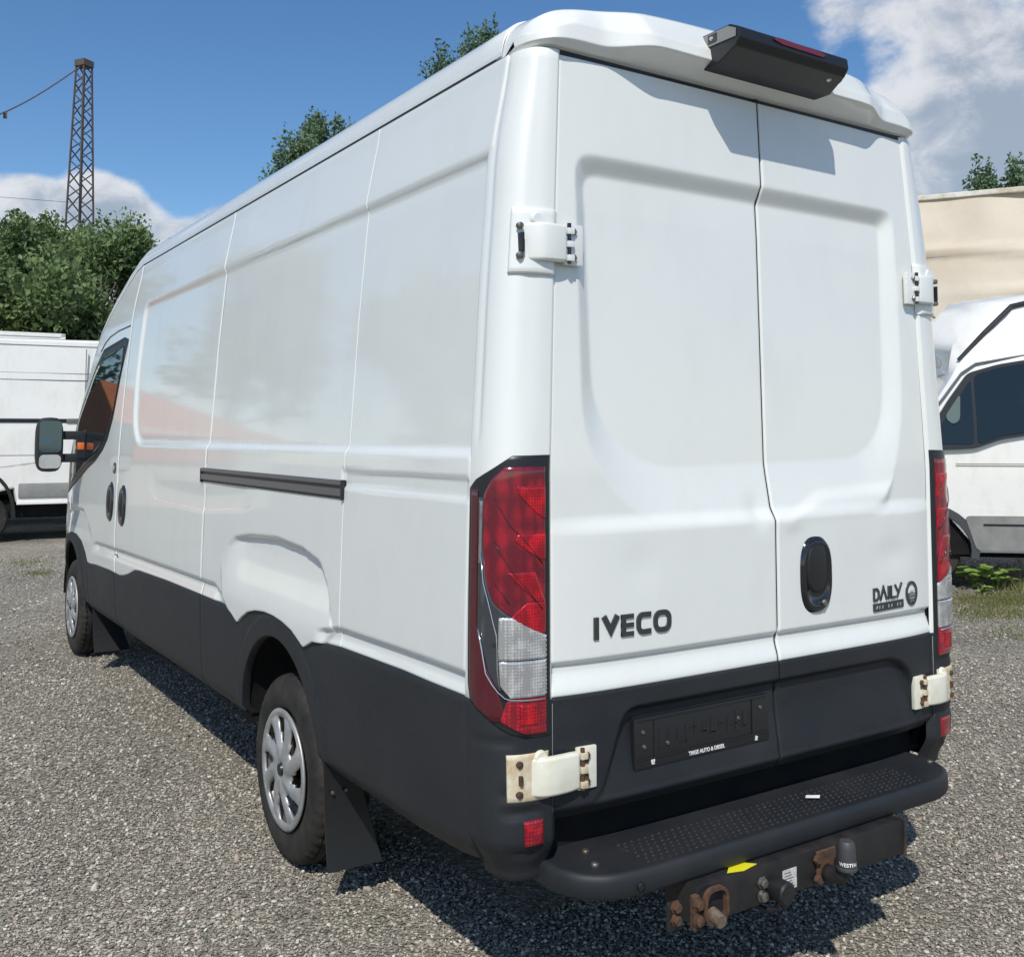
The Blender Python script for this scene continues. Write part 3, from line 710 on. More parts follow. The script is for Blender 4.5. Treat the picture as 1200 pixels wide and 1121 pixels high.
PLO = fillet([(-.715, .615), (-.665, .66), (-.59, .862), (.595, .862), (.685, .80), (.72, .64), (.73, .615)], [.02, .05, .05, .06, .05, .05, .02])
def clad_y(X, Z):
    s = -sdp(PLO, X, Z)
    d = .022*ss(0, .022, s)*ss(.60, .80, Z)+.004*ss(0, .02, s)
    return from_t(Lt, Z)-.018*(1-(np.abs(X)/.84)**8)-.002+d+.012*(np.abs(X)/.83)**4+.03*(1-ss(.585, .63, Z))
def surfK(X, Z): return np.stack([X, clad_y(X, Z), Z], -1)
hw = lambda z: from_t(Dt, z)-.0115
zz = np.concatenate([np.linspace(.915, 1.02, 26), np.linspace(1.026, 2.672, 215)])
for side_, (n0) in (('l', 0), ('r', 1)):
    zc_ = zz
    if side_ == 'l': lo = -hw(zc_); hi = np.full_like(zc_, .014)
    else: lo = np.full_like(zc_, .029); hi = hw(zc_)
    t = np.linspace(0, 1, 130)[:, None]; A = lo[None]+(hi-lo)[None]*t; B = np.repeat(zc_[None], 130, 0)
    dr = panel('rear_door', A, B, surfB, WHITE, van, (0, 1, 0), e=.003, lip=.022)
    if side_ == 'l': doorL = dr
    else: doorR = dr
    zk = np.linspace(.592, .909, 60)
    if side_ == 'l': lo = -hw(zk); hi = np.full_like(zk, .014)
    else: lo = np.full_like(zk, .029); hi = hw(zk)
    A = lo[None]+(hi-lo)[None]*t; B = np.repeat(zk[None], 130, 0)
    panel('door_cladding', A, B, surfK, CLAD, dr, (0, 1, 0), e=.003, lip=.02)
doorL['label'] = 'left rear door with maker lettering'; doorR['label'] = 'right rear door with black handle and model badge'
# rubber seal / dark backing behind door gaps
V = []
sb = MB()
sb.box((-.80, .075, .60), (.80, .085, 2.70))
for zi in range(105):
    z0 = .60+zi*.02; z1 = z0+.02
    for sx in (-1, 1):
        x0 = sx*float(from_t(Dt, z0)); x1 = sx*float(from_t(Dt, z1))
        yb0 = float(from_t(Lt, z0))+.020; yb1 = float(from_t(Lt, z1))+.020
        sb.add([(x0-sx*.02, yb0, z0), (x0+sx*.012, yb0, z0), (x1-sx*.02, yb1, z1), (x1+sx*.012, yb1, z1)], [(0, 1, 3, 2)])
    xk = .0215
    fy = lambda z: float(rear_y(xk, z) if z > .91 else clad_y(np.array(xk), np.array(z)))+.0065
    sb.add([(xk-.0085, fy(z0), z0), (xk+.0085, fy(z0), z0), (xk-.0085, fy(z1), z1), (xk+.0085, fy(z1), z1)], [(0, 1, 3, 2)])
sb.box((-.77, .055, 2.672), (.77, .12, 2.70))
sb.build('door_seal', TRIM, van)

# ---------------------------------------------------------------- rear header moulding
def header(X, Sg):
    # Sg 0..1 from roof top edge down round to the door gap
    ax = np.abs(X)
    p = .056*(1-ss(.47, .64, ax))                      # how far it stands out
    w = .86
    crown = .185*(np.clip(1-(ax/w)**30, 0, 1)**.5*.45+np.clip(1-(ax/w)**4, 0, 1)**.6*.35+(1-(ax/w)**2)*.20)
    corner = ss(.70, .86, ax)
    zt = 2.696+crown; yt = .24
    dipn = 0*ax
    z1 = zt-.018-dipn; y1 = .055-p*.55+corner*.01       # rear top shoulder
    z2 = 2.765-.02*(1-ss(.42, .64, ax))*0-.045*corner; y2 = .022-p
    z3 = 2.713+.018*(1-ss(.42, .66, ax))-.012*corner; y3 = .016-p
    z4 = 2.694; y4 = .034+0*p
    z5 = 2.688; y5 = .060+0*p
    K = [0, .28, .5, .72, .92, 1.0]
    ysn = np.stack([yt+0*ax, y1, y2, y3, y4+0*ax, y5+0*ax], 0); zsn = np.stack([zt, z1, z2, z3, z4+0*ax, z5+0*ax], 0)
    out = np.zeros(X.shape+(3,)); out[..., 0] = X
    for k in range(5):
        mk_ = (Sg >= K[k]) & (Sg <= K[k+1]); t = (Sg-K[k])/(K[k+1]-K[k])
        yk = ysn[k]+(ysn[k+1]-ysn[k])*t; zk = zsn[k]+(zsn[k+1]-zsn[k])*t
        out[..., 1] = np.where(mk_, yk, out[..., 1]); out[..., 2] = np.where(mk_, zk, out[..., 2])
    # wrap round the body corner
    wr = np.clip((ax-.76)/.10, 0, 1)
    out[..., 1] += .13*(1-np.sqrt(np.clip(1-wr**2.4, 0, 1)))*(Sg > .05)
    out[..., 1] = np.minimum(out[..., 1], .24)
    return out
xa = np.concatenate([np.linspace(-.8599, -.74, 22), np.linspace(-.73, .73, 110), np.linspace(.74, .8599, 22)])
sa = np.linspace(0, 1, 51); A, B = np.meshgrid(xa, sa, indexing='ij')
hd = panel('roof_rear_moulding', A, B, header, WHITE, van, (0, 1, 0), rings=False)
sm = hd.modifiers.new('smooth', 'SMOOTH'); sm.factor = .4; sm.iterations = 2

# camera and brake light pod
pod = None
def podpt(x, prof): return [(x, y, z) for y, z in prof]
xsP = [-.262, -.250, -.10, 0, .14, .225, .243, .250]
def podprof(x):
    e = 1-ss(.20, .285, np.array(abs(x)))*.0
    yo = -.150+ (.030 if x > .24 else 0)
    yb = .005
    zt = 2.818; zm = 2.786; zb = 2.712
    if x < -.255: yo += .0
    d = .012*(1 if x > .246 else 0)
    return [(yb, zt-d), (-.115, zt-d), (yo, zt-.018-d), (yo-.004, zm-.018), (yo+.012, zm-.04+.0), (-.06, zb+d), (yb-.01, zb+d), (yb+.02, zb+d)]
V = []; F = []
for x in xsP: V += podpt(x, podprof(x))
n = 8
for i in range(len(xsP)-1):
    for k in range(n): F.append((i*n+k, i*n+(k+1) % n, (i+1)*n+(k+1) % n, (i+1)*n+k))
F.append(tuple(range(n))[::-1]); F.append(tuple((len(xsP)-1)*n+k for k in range(n)))
pod = mk('roof_camera_housing', V, F, TRIM, van, False); fix_normals(pod)
bv = pod.modifiers.new('bevel', 'BEVEL'); bv.width = .005; bv.segments = 2; bv.limit_method = 'ANGLE'
MB().prism([(-.110, 2.812), (-.012, 2.812), (-.012, 2.774), (-.140, 2.772), (-.142, 2.796)], lambda p: (-.2635, p[0], p[1]), lambda p: (-.266, p[0], p[1])).build('end_cap', GREYPL, pod)
MB().box((-.2685, -.030, 2.782), (-.266, -.066, 2.807), .001).build('camera_frame', GLOSSB, pod)
MB().lathe([(-.004, .0), (-.004, .005), (0, .007)], (-.2688, -.046, 2.794), 'x', 16).build('camera_lens', SILVR, pod)
bl = MB(); bl.prism([(-.12, 2.789), (-.10, 2.798), (.09, 2.794), (.115, 2.786), (.10, 2.779), (-.08, 2.781)], lambda p: (p[0], -.1495, p[1]), lambda p: (p[0], -.156, p[1])); bl.build('brake_light', mat('brake_lens', (.16, .010, .014), .25, coat=1), pod)
MB().lathe([(-.010, .0), (-.009, .010), (-.003, .017), (.004, .019)], (.180, -.112, 2.750), 'y', 20).build('reversing_camera', SILVR, pod)

# ---------------------------------------------------------------- lettering
def ribbon(mb, pts, w, f, t0, t1, closed=False):
    """2D polyline with thickness w, mapped by f(x,z,t)"""
    P = [np.array(p, float) for p in pts]; n = len(P); Lf = []; Rt = []
    for i in range(n):
        a = P[i-1] if (i > 0 or closed) else None; b = P[i]; c = P[(i+1) % n] if (i < n-1 or closed) else None
        d1 = (b-a)/np.linalg.norm(b-a) if a is not None else None; d2 = (c-b)/np.linalg.norm(c-b) if c is not None else None
        if d1 is None: d1 = d2
        if d2 is None: d2 = d1
        n1 = np.array([-d1[1], d1[0]]); n2 = np.array([-d2[1], d2[0]]); m = n1+n2; m = m/np.linalg.norm(m); k = w/2/max(.35, m@n1)
        Lf.append(b+m*k); Rt.append(b-m*k)
    V = []
    for t in (t0, t1):
        for i in range(n): V.append(f(*Lf[i], t)); V.append(f(*Rt[i], t))
    F = []; N = 2*n
    R_ = range(n if closed else n-1)
    for i in R_:
        j = (i+1) % n
        F += [(2*i, 2*j, 2*j+1, 2*i+1), (N+2*i, N+2*i+1, N+2*j+1, N+2*j), (2*i, N+2*i, N+2*j, 2*j), (2*i+1, 2*j+1, N+2*j+1, N+2*i+1)]
    if not closed: F += [(0, 1, N+1, N), (2*n-2, N+2*n-2, N+2*n-1, 2*n-1)]
    mb.add(V, F)
def rr(x0, z0, x1, z1, rad, n=5):
    out = []
    for cx, cz, a0 in ((x1-rad, z1-rad, 0), (x0+rad, z1-rad, 90), (x0+rad, z0+rad, 180), (x1-rad, z0+rad, 270)):
        for k in range(n+1): a = radians(a0+90*k/n); out.append((cx+rad*cos(a), cz+rad*sin(a)))
    return out
def on_door(x, z, t): return (x, float(rear_y(np.array(x), np.array(z)))-t, z)
iv = MB(); H0, H1 = 1.052, 1.112; h = H1-H0; w = .0155
x = -.690
def R(pts, closed=False, ww=w): ribbon(iv, pts, ww, on_door, -.002, .005, closed)
R([(x+w/2, H0), (x+w/2, H1)])
x += w+.010; R([(x+.007, H1), (x+.030, H0+.020), (x+.053, H1)], ww=.0165)
x += .066; 
for zz_ in (H0+w*.4, (H0+H1)/2, H1-w*.4): R([(x, zz_), (x+.043, zz_)], ww=.0125)
R([(x+w/2, H0), (x+w/2, H1)])
x += .053; c_ = rr(x+w/2, H0+w*.4, x+.056, H1-w*.4, .016); R(c_[1:18]+[] if False else [(x+.052, H1-w*.45)]+c_[6:18]+[(x+.052, H0+w*.45)], ww=.0145)
x += .061; R(rr(x+w/2, H0+w*.4, x+.060-w/2+.006, H1-w*.4, .018), True, ww=.0145)
iv.build('maker_lettering', BADGE, doorL)
iv = MB(); w = .0072; Z0, Z1 = 1.052, 1.096; x = .478
def sk(pts): return [(a, b+(a-.478)*.02) for a, b in pts]
R(sk([(x+.004, Z0), (x+.004, Z1-.004), (x+.020, Z1-.004), (x+.029, Z1-.014), (x+.029, Z0+.014), (x+.020, Z0+.004), (x+.004, Z0+.004)]), ww=w)
x += .038; R(sk([(x, Z0), (x+.017, Z1-.003), (x+.034, Z0)]), ww=w)
x += .045; R(sk([(x, Z0), (x, Z1)]), ww=w)
x += .014; R(sk([(x, Z1), (x, Z0+.004), (x+.024, Z0+.004)]), ww=w)
x += .022; R(sk([(x, Z1), (x+.016, Z0+.020)]), ww=w); R(sk([(x+.038, Z1+.004), (x+.010, Z0)]), ww=w)
iv.build('model_lettering', BADGE, doorR)
iv = MB(); R(sk([(.478, 1.031), (.642, 1.031)]), ww=.026); iv.build('badge_bar', BADGE, doorR)
iv = MB()
for k in (0, 1, 2, 4, 5, 7, 8): x = .49+k*.0165; ribbon(iv, sk([(x, 1.025), (x+.002, 1.036)] if k % 3 else [(x, 1.026), (x+.007, 1.036)]), .0028, on_door, .004, .0065)
iv.build('badge_mark', BADGE2, doorR)
iv = MB(); R([(.694+.030*cos(a), 1.062+.037*sin(a)) for a in np.linspace(0, 2*pi, 33)[:-1]], True, .0085); iv.build('round_badge', BADGE, doorR)
iv = MB(); R([(.694-.021, 1.058), (.694+.021, 1.058)], ww=.010); R([(.694-.019, 1.048), (.694+.019, 1.048)], ww=.0105); R([(.694-.013, 1.038), (.694+.013, 1.038)], ww=.010); iv.build('badge_centre', mat('badge_mid', (.17, .19, .20), .4, .4), doorR)
iv = MB()
for a, b, c2 in ((.680, .708, 1.058), (.682, .706, 1.046), (.684, .704, 1.070)): ribbon(iv, [(a, c2), (b, c2)], .003, on_door, .004, .0065)
iv.build('badge_lines', BADGE2, doorR)

# ---------------------------------------------------------------- rear handle
def superell(name, cx, cz, rx, rz, dep, m, parent, n=2.8, fn=None, K=14, yoff=0.0):
    th = np.linspace(0, 2*pi, 49); V = []
    rr_ = np.linspace(0, 1, K)
    for q in rr_:
        for a in th[:-1]:
            x = cx+rx*q*np.sign(cos(a))*abs(cos(a))**(2/n); z = cz+rz*q*np.sign(sin(a))*abs(sin(a))**(2/n)
            y = (fn(x, z) if fn else 0)-dep(q, (z-cz)/rz)-yoff
            V.append((x, y, z))
    F = [(i*48+k, i*48+(k+1) % 48, (i+1)*48+(k+1) % 48, (i+1)*48+k) for i in range(K-1) for k in range(48)]
    o = mk(name, V, F, m, parent, True); fix_normals(o); return o
yd = lambda x, z: float(rear_y(np.array(x), np.array(z)))
hdl = superell('door_handle', .196, 1.163, .072, .120, lambda q, v: (.014*(1-max(0, (q-.86)/.14)**2) if q > .86 else .014-.010*(1-ss(.60, .86, q))), GLOSSB, doorR, fn=yd)
superell('handle_grip', .196, 1.185, .046, .080, lambda q, v: .011+.005*(1-q*q)-.012*(q>.98), TRIM, doorR, fn=yd)
MB().lathe([(-.010, 0), (-.010, .008), (-.008, .010), (0, .010)], (.218, yd(.218, 1.075)-.010, 1.075), 'y', 20).build('door_lock', STEEL, doorR)

# ---------------------------------------------------------------- plate holder
PX0, PX1, PZ0, PZ1 = -.552, -.020, .682, .820
yp = float(clad_y(np.array(-.3), np.array(.75)))
pl = MB().box((PX0, yp-.014, PZ0), (PX1, yp+.004, PZ1), .004).build('plate_holder', TRIM, van, angle=40)
b = MB(); P0 = yp-.0145
for a, c in (((PX0+.010, PZ0+.026), (PX1-.006, PZ0+.029)), ((PX0+.012, PZ1-.007), (PX1-.012, PZ1-.004)), ((PX0+.070, PZ0+.03), (PX0+.074, PZ1-.006)), ((PX1-.075, PZ0+.03), (PX1-.071, PZ1-.006))):
    b.box((a[0], P0-.0025, a[1]), (c[0], P0+.001, c[1]))
for k in range(11):
    x0 = PX0+.09+k*.033; hgt = .02+.022*random.random()
    b.box((x0, P0-.0008, PZ0+.045+random.random()*.03), (x0+.004+random.random()*.014, P0+.001, PZ0+.07+hgt))
for k in range(9):
    x0 = PX0+.085+k*.04; zc_ = PZ0+.038+random.random()*.07; b.box((x0, P0-.0008, zc_), (x0+.03, P0+.001, zc_+.003))
b.build('plate_ribs', GLOSSB, pl)
b = MB()
for xx, zz_ in ((PX0+.03, PZ0+.10), (PX0+.034, PZ0+.06), (PX0+.12, PZ0+.058), (PX0+.40, PZ0+.085), (PX1-.04, PZ1-.035)):
    b.lathe([(-.0045, 0), (-.004, .005), (0, .006)], (xx, P0, zz_), 'y', 12)
b.build('plate_screw', STEEL, pl)
def text(name, s, x, y, z, size, m, parent, sx=1.0, bold=0.0, align='CENTER', rot=(pi/2, 0, 0), ext=.0006):
    cu = bpy.data.curves.new(name, 'FONT'); cu.body = s; cu.size = size; cu.align_x = align; cu.extrude = ext; cu.offset = bold
    cu.fill_mode = 'BOTH'
    tmp = bpy.data.objects.new('tmp_text', cu); COL.objects.link(tmp)
    dg = bpy.context.evaluated_depsgraph_get(); dg.update(); me = bpy.data.meshes.new_from_object(tmp.evaluated_get(dg)); bpy.data.objects.remove(tmp)
    Mx = Matrix.Translation(Vector((x, y, z))) @ Matrix.Rotation(rot[2], 4, 'Z') @ Matrix.Rotation(rot[0], 4, 'X') @ Matrix.Diagonal((sx, 1, 1, 1))
    me.transform(Mx); off = ORG.get(parent.name, Vector((0, 0, 0))); me.transform(Matrix.Translation(-off))
    me.name = name; me.materials.clear(); me.materials.append(m)
    o = bpy.data.objects.new(name, me); COL.objects.link(o); o.parent = parent; return o
text('plate_lettering', 'TRIGE AUTO & DIESEL', (PX0+PX1)/2+.005, P0-.001, PZ0+.009, .0155, PRINT, pl, .93, .00035)
b = MB(); b.box((PX0+.062, P0-.001, PZ0+.008), (PX0+.072, P0+.0005, PZ0+.012)); b.box((PX0+.060, P0-.001, PZ0+.012), (PX0+.065, P0+.0005, PZ0+.021)); b.box((PX0+.067, P0-.001, PZ0+.014), (PX0+.073, P0+.0005, PZ0+.021))
b.build('plate_mark', PRINT, pl); b = MB()
b.box((PX1-.062, P0-.001, PZ0+.008), (PX1-.052, P0+.0005, PZ0+.012)); b.box((PX1-.061, P0-.001, PZ0+.012), (PX1-.056, P0+.0005, PZ0+.021)); b.box((PX1-.055, P0-.001, PZ0+.014), (PX1-.051, P0+.0005, PZ0+.019))
b.build('plate_mark', PRINT, pl)

# ---------------------------------------------------------------- hinges
def hinge(z, sgn, upper):
    body = WHITE if upper else CREAM
    xo = sgn*(.925 if upper else .935); xi = sgn*(.735 if upper else .706)
    y0 = float(from_t(Lt, z)); hh = .052 if upper else .050
    root = None
    # curved plate on the pillar
    if upper:
        zz = np.linspace(z-.082, z+.088, 14); A, B = np.meshgrid(np.linspace(.012, .535, 26), zz, indexing='ij')
        root = panel('door_hinge', A, B, lambda T, Z: pil(T, Z, sgn, .010), WHITE, van, pil_inw(sgn), e=.005, lip=.02)
    else:
        zz = np.linspace(z-.055, z+.058, 12); A, B = np.meshgrid(np.linspace(.02, .42, 22), zz, indexing='ij')
        root = panel('door_hinge', A, B, lambda T, Z: pil(T, Z, sgn, .006), CREAMRUST, van, pil_inw(sgn), e=.004, lip=.02)
    dk = GLOSSB if upper else RUST
    # middle cover: curved strap bridging the gap
    xs_ = np.linspace(0, 1, 16); V = []; F = []
    x_a = xo-sgn*.024; x_b = xi-(-sgn)*.045
    sec = [(-hh, .006), (-hh, .021), (-hh+.006, .027), (hh-.006, .027), (hh, .021), (hh, .006)]
    for t in xs_:
        x = x_a+(x_b-x_a)*t
        bow = .006*sin(pi*t)+(.018*(1-t)**3)*-1
        yb = y0+(.045*max(0, (abs(x)-.85)/.08)**1.6)
        for dz, o_ in sec: V.append((x, yb-(o_+bow), z+dz*(1-.05*abs(2*t-1)**4)))
    n = 6
    for i in range(15):
        for k in range(n): F.append((i*n+k, i*n+(k+1) % n, (i+1)*n+(k+1) % n, (i+1)*n+k))
    F.append(tuple(range(n))); F.append(tuple(15*n+k for k in range(n)))
    o = mk('hinge_strap', V, F, body, root, True); fix_normals(o)
    md = o.modifiers.new('bevel', 'BEVEL'); md.width = .003; md.segments = 2; md.limit_method = 'ANGLE'
    # door leaf with knuckles
    b = MB(); xl = xi-(-sgn)*.045
    xe = xi-sgn*.018
    b.box((min(xe, xl), y0-.018, z-hh-.004), (max(xe, xl), y0-.002, z+hh+.006), .004)
    b.build('hinge_leaf', body, root, angle=40)
    b = MB()
    for dz in (-.038, .0, .036): b.box((xl-sgn*.004, y0-.030, z+dz-.009), (xl-sgn*.026, y0-.010, z+dz+.009), .003)
    b.build('hinge_knuckle', body if upper else CREAMRUST, root, angle=40)
    b = MB(); b.tube([(xl-sgn*.012, y0-.022, z-hh-.002), (xl-sgn*.012, y0-.022, z+hh+.006)], .006, 12); upper and b.tube([(xo-sgn*.022, y0+.004, z-.02), (xo-sgn*.022, y0+.004, z+.02)], .004, 12)
    b.build('hinge_pin', dk, root, angle=40)
    b = MB()
    for sz in (-1, 1):
        b.lathe([(-.008, 0), (-.008, .006), (-.006, .009), (.006, .009)], (xo-sgn*.012, y0+.004, z+sz*(hh-.012)), 'y', 16)
        b.lathe([(-.010, 0), (-.010, .008), (-.008, .010), (0, .010)], (xl-sgn*.028, y0-.016, z+sz*(hh-.016)), 'y', 6)
    b.build('hinge_bolt', STEEL if upper else RUST, root, angle=35)
    b = MB()
    if upper: b.box((xo-sgn*.013, y0-.008, z-hh+.020), (xo-sgn*.020, y0+.02, z+hh-.030), .002)
    else: b.box((xo-sgn*.010, y0-.006, z-.014), (xo-sgn*.019, y0+.02, z+.010), .002); b.box((xl-sgn*.002, y0-.022, z-hh+.008), (xl-sgn*.034, y0-.004, z-.014), .002); b.box((xl-sgn*.002, y0-.022, z+.014), (xl-sgn*.034, y0-.004, z+hh-.012), .002)
    b.build('hinge_recess', dk if not upper else TRIM, root)
    b = MB(); b.lathe([(-.008, .0), (-.008, .017), (-.002, .021), (.004, .021)], (sgn*.862, y0-.004, z+hh+(.008 if upper else -.004)), 'y', 24); b.build('hinge_boss', body, root, angle=40)
    return root
for sgn in (-1, 1):
    hinge(2.125, sgn, True); hinge(.722, sgn, False)
    # check strap bracket just above the cladding on hinge side
# ---------------------------------------------------------------- rear step
def step_shape(off, zt):
    P = [(-.80-off, .16), (-.835-off, .10), (-.835-off, -.0), (-.81-off, -.075-off*.7), (-.74-off*.4, -.135-off), (-.60, -.150-off), (.60, -.150-off), (.67+off*.4, -.130-off), (.735+off, -.085-off*.6), (.765+off, -.02), (.775+off, .10), (.75+off, .16)]
    return fillet(P, [.03, .04, .05, .07, .08, .05, .05, .08, .07, .05, .04, .03], 5)
lv = [(-.018, .425), (-.002, .430), (.004, .44), (.004, .474), (.001, .486), (-.005, .491), (-.014, .4915), (-.024, .489)]
V = []; F = []
for off, z in lv:
    q = step_shape(off, z); N = len(q); V += [(a, b_, z-.006*(a)*0) for a, b_ in q]
for i in range(len(lv)-1):
    for k in range(N): F.append((i*N+k, i*N+(k+1) % N, (i+1)*N+(k+1) % N, (i+1)*N+k))
F.append(tuple(range(N))[::-1]); F.append(tuple((len(lv)-1)*N+k for k in range(N)))
stp = mk('rear_step', V, F, CLAD, van, True); fix_normals(stp)
try: stp.data.set_sharp_from_angle(angle=radians(50))
except Exception: pass
b = MB()
for i in range(48):
    for j in range(7):
        x = -.60+i*.0245+(j % 2)*.012+random.uniform(-.002, .002); y = -.110+j*.021+random.uniform(-.002, .002)
        if x > .62: continue
        zt = .489; s = .0085; hgt = .003+.002*random.random()
        b.add([(x-s, y, zt-.001), (x, y-s*.7, zt-.001), (x+s, y, zt-.001), (x, y+s*.7, zt-.001), (x, y, zt+hgt)], [(0, 1, 4), (1, 2, 4), (2, 3, 4), (3, 0, 4)])
st = b.build('tread_studs', mat('worn_plastic', (.020, .020, .023), .8, spec=.2, col2=(.04, .038, .037), vscale=14), stp)
tag(st, None, None, None, 'stuff')
b = MB()
for x, y in ((-.73, -.05), (.74, -.02), (-.70, .03)): b.lathe([(.006, 0), (.006, .008), (.003, .011), (-.004, .011)], (x, y, .490), 'z', 14)
b.build('step_bolt', STEEL, stp, angle=40)
b = MB(); b.lathe([(-.003, .0095), (.0, .011), (.012, .011)], (-.66, -.154, .455), 'y', 18); b.lathe([(-.0015, 0.0), (-.0015, .0095)], (-.66, -.154, .455), 'y', 18)
b.build('step_hole', TRIM, stp)
b = MB(); b.add([(.10, -.03, .4955), (.135, -.055, .4955), (.150, -.045, .499), (.118, -.018, .497)], [(0, 1, 2, 3)]); b.build('paper_scrap', PRINT, stp)
# riser behind the step, chassis, axle
b = MB(); b.box((-.80, .10, .46), (.80, .13, .62)); b.build('step_riser', DARK, van)
b = MB(); b.box((-.72, .25, .50), (.72, 6.4, .56)); b.box((-.94, .3, .50), (-.70, 1.05, .56)); b.box((-.94, 2.2, .46), (-.70, 5.2, .52)); b.box((.70, .3, .50), (.94, 1.05, .56)); b.box((.70, 2.2, .46), (.94, 5.2, .52))
for sx in (-1, 1): b.box((sx*.42, .2, .42), (sx*.50, 6.3, .52)); b.box((sx*.45, .9, .34), (sx*.52, 2.3, .37))
b.box((-.30, 3.0, .30), (.1, 4.0, .5), .03); b.tube([(.25, .6, .38), (.25, 3.2, .36)], .035, 10); b.build('chassis', DARK, van)
MB().tube([(-.8, YR, RW), (.8, YR, RW)], .055, 12).lathe([(-.16, .06), (-.1, .15), (.1, .15), (.16, .06)], (0, YR, RW), 'x', 20).build('rear_axle', DARK, van)
# wheel housings
for yc, zc_, R_ in ((1.60, .415, .425), (YF+.02, .40, .437)):
    for sgn in (-1, 1):
        V = []; n = 26
        for k in range(n+1):
            a = -radians(2)+(pi+radians(4))*k/n
            V += [(sgn*.965, yc+R_*cos(a), zc_+R_*sin(a)), (sgn*.62, yc+R_*cos(a), zc_+R_*sin(a)), (sgn*.62, yc, zc_)]
        F = []
        for k in range(n): F += [(3*k, 3*k+1, 3*k+4, 3*k+3), (3*k+1, 3*k+2, 3*k+4)]
        mk('wheel_housing', V, F, DARK, van, True)

# ---------------------------------------------------------------- wheels
def wheel(cx, cy, sgn):
    c = (cx, cy, RW)
    rim = MB(); rim.lathe([(0, .205), (-.015, .212), (-.02, .20), (-.06, .19), (-.09, .15), (-.10, .05), (-.10, 0)], (0, 0, 0), 'x', 48)
    rim.V = [(c[0]+sgn*(v[0]+.012)*1.0, c[1]+v[1], c[2]+v[2]) for v in rim.V]
    rim_o = rim.build('wheel', STEEL, van, angle=40)
    prof = [(-.20, .205), (-.213, .25), (-.215, .30), (-.205, .328), (-.190, .341)]
    gro = [(-.175, .3445), (-.168, .3445), (-.166, .336), (-.158, .336), (-.156, .345), (-.125, .3455), (-.123, .336), (-.113, .336), (-.111, .3455), (-.086, .3455), (-.084, .336), (-.074, .336), (-.072, .345), (-.045, .3445), (-.043, .337), (-.037, .337), (-.035, .343)]
    out = [(-.020, .338), (-.008, .328), (.000, .310), (.004, .285), (.004, .262), (.001, .240), (-.006, .222), (-.014, .211), (-.018, .205)]
    full = prof+gro+out; n = 144; V = []; F = []
    for a, rad in full:
        for k in range(n):
            q = 2*pi*k/n; rr_ = rad; aa = a
            if rad > .325 and (a > -.05 or a < -.15) and k % 3 == 0: rr_ -= .0055
            if .283 < rad < .29 and a > 0: aa += .0012*(1 if (k % 9) < 4 and (k//18) % 3 == 0 else 0)
            V.append((c[0]-sgn*(-aa)*1.0, c[1]+rr_*cos(q), c[2]+rr_*sin(q)*(1.0)))
    F = [(i*n+k, i*n+(k+1) % n, (i+1)*n+(k+1) % n, (i+1)*n+k) for i in range(len(full)-1) for k in range(n)]
    V = [(x, y, max(z, -.001)) for x, y, z in V]
    ty = mk('tyre', V, F, RUBBER, rim_o, True); fix_normals(ty)
    try: ty.data.set_sharp_from_angle(angle=radians(35))
    except Exception: pass
    # hub cap
    rs = [.0, .022, .026, .034, .040, .060, .085, .100, .108, .135, .165, .190, .197, .205, .216, .222]
    nseg = 8; sub = 12; N = nseg*sub
    def dep(rad, ph):
        base = np.interp(rad, [0, .026, .034, .06, .10, .16, .197, .210, .222], [.006, .006, .012, .015, .010, .004, .004, .010, .002])
        u_ = (ph % (2*pi/nseg))/(2*pi/nseg)
        if .05 < rad < .20: base += .007*math.cos(2*pi*(u_-.80))*ss(.05, .1, rad)*(1-ss(.18, .2, rad))
        return float(base)
    V = []; F = []
    for rad in rs:
        for k in range(N):
            ph = 2*pi*k/N; th = ph-.9*max(0, rad-.04)/.18*.5
            V.append((c[0]+sgn*(dep(rad, ph)+.004), c[1]+max(rad, .0005)*cos(th), c[2]+max(rad, .0005)*sin(th)))
    for i in range(len(rs)-1):
        for k in range(N):
            kk = k % sub; ra = (rs[i]+rs[i+1])/2
            w0 = 1+int(np.interp(ra, [.10, .19], [1.6, .0])); w1 = 6+int(np.interp(ra, [.10, .19], [0, 2.2]))
            if .104 < ra < .192 and w0 <= kk < w1: continue
            F.append((i*N+k, i*N+(k+1) % N, (i+1)*N+(k+1) % N, (i+1)*N+k))
    hc = mk('hub_cap', V, F, HUB, rim_o, True); fix_normals(hc)
    try: hc.data.set_sharp_from_angle(angle=radians(38))
    except Exception: pass
    so = hc.modifiers.new('thick', 'SOLIDIFY'); so.thickness = .011; so.offset = -1 if True else 1
    MB().lathe([(.013, 0), (.013, .020), (.009, .024)], (0, 0, 0), 'x', 24)
    cb = MB().lathe([(.0200, .0), (.0200, .021), (.010, .025)], (0, 0, 0), 'x', 24); cb.V = [(c[0]+sgn*v[0], c[1]+v[1], c[2]+v[2]) for v in cb.V]; cb.build('hub_centre', TRIM, rim_o, angle=40)
    br = MB().lathe([(-.085, .16), (-.06, .16), (-.06, .05)], (0, 0, 0), 'x', 32); br.V = [(c[0]+sgn*v[0], c[1]+v[1], c[2]+v[2]) for v in br.V]; br.build('brake_disc', RUST, rim_o)
for sgn in (-1, 1):
    wheel(sgn*.972, YR, sgn); wheel(sgn*.975, YF, sgn)
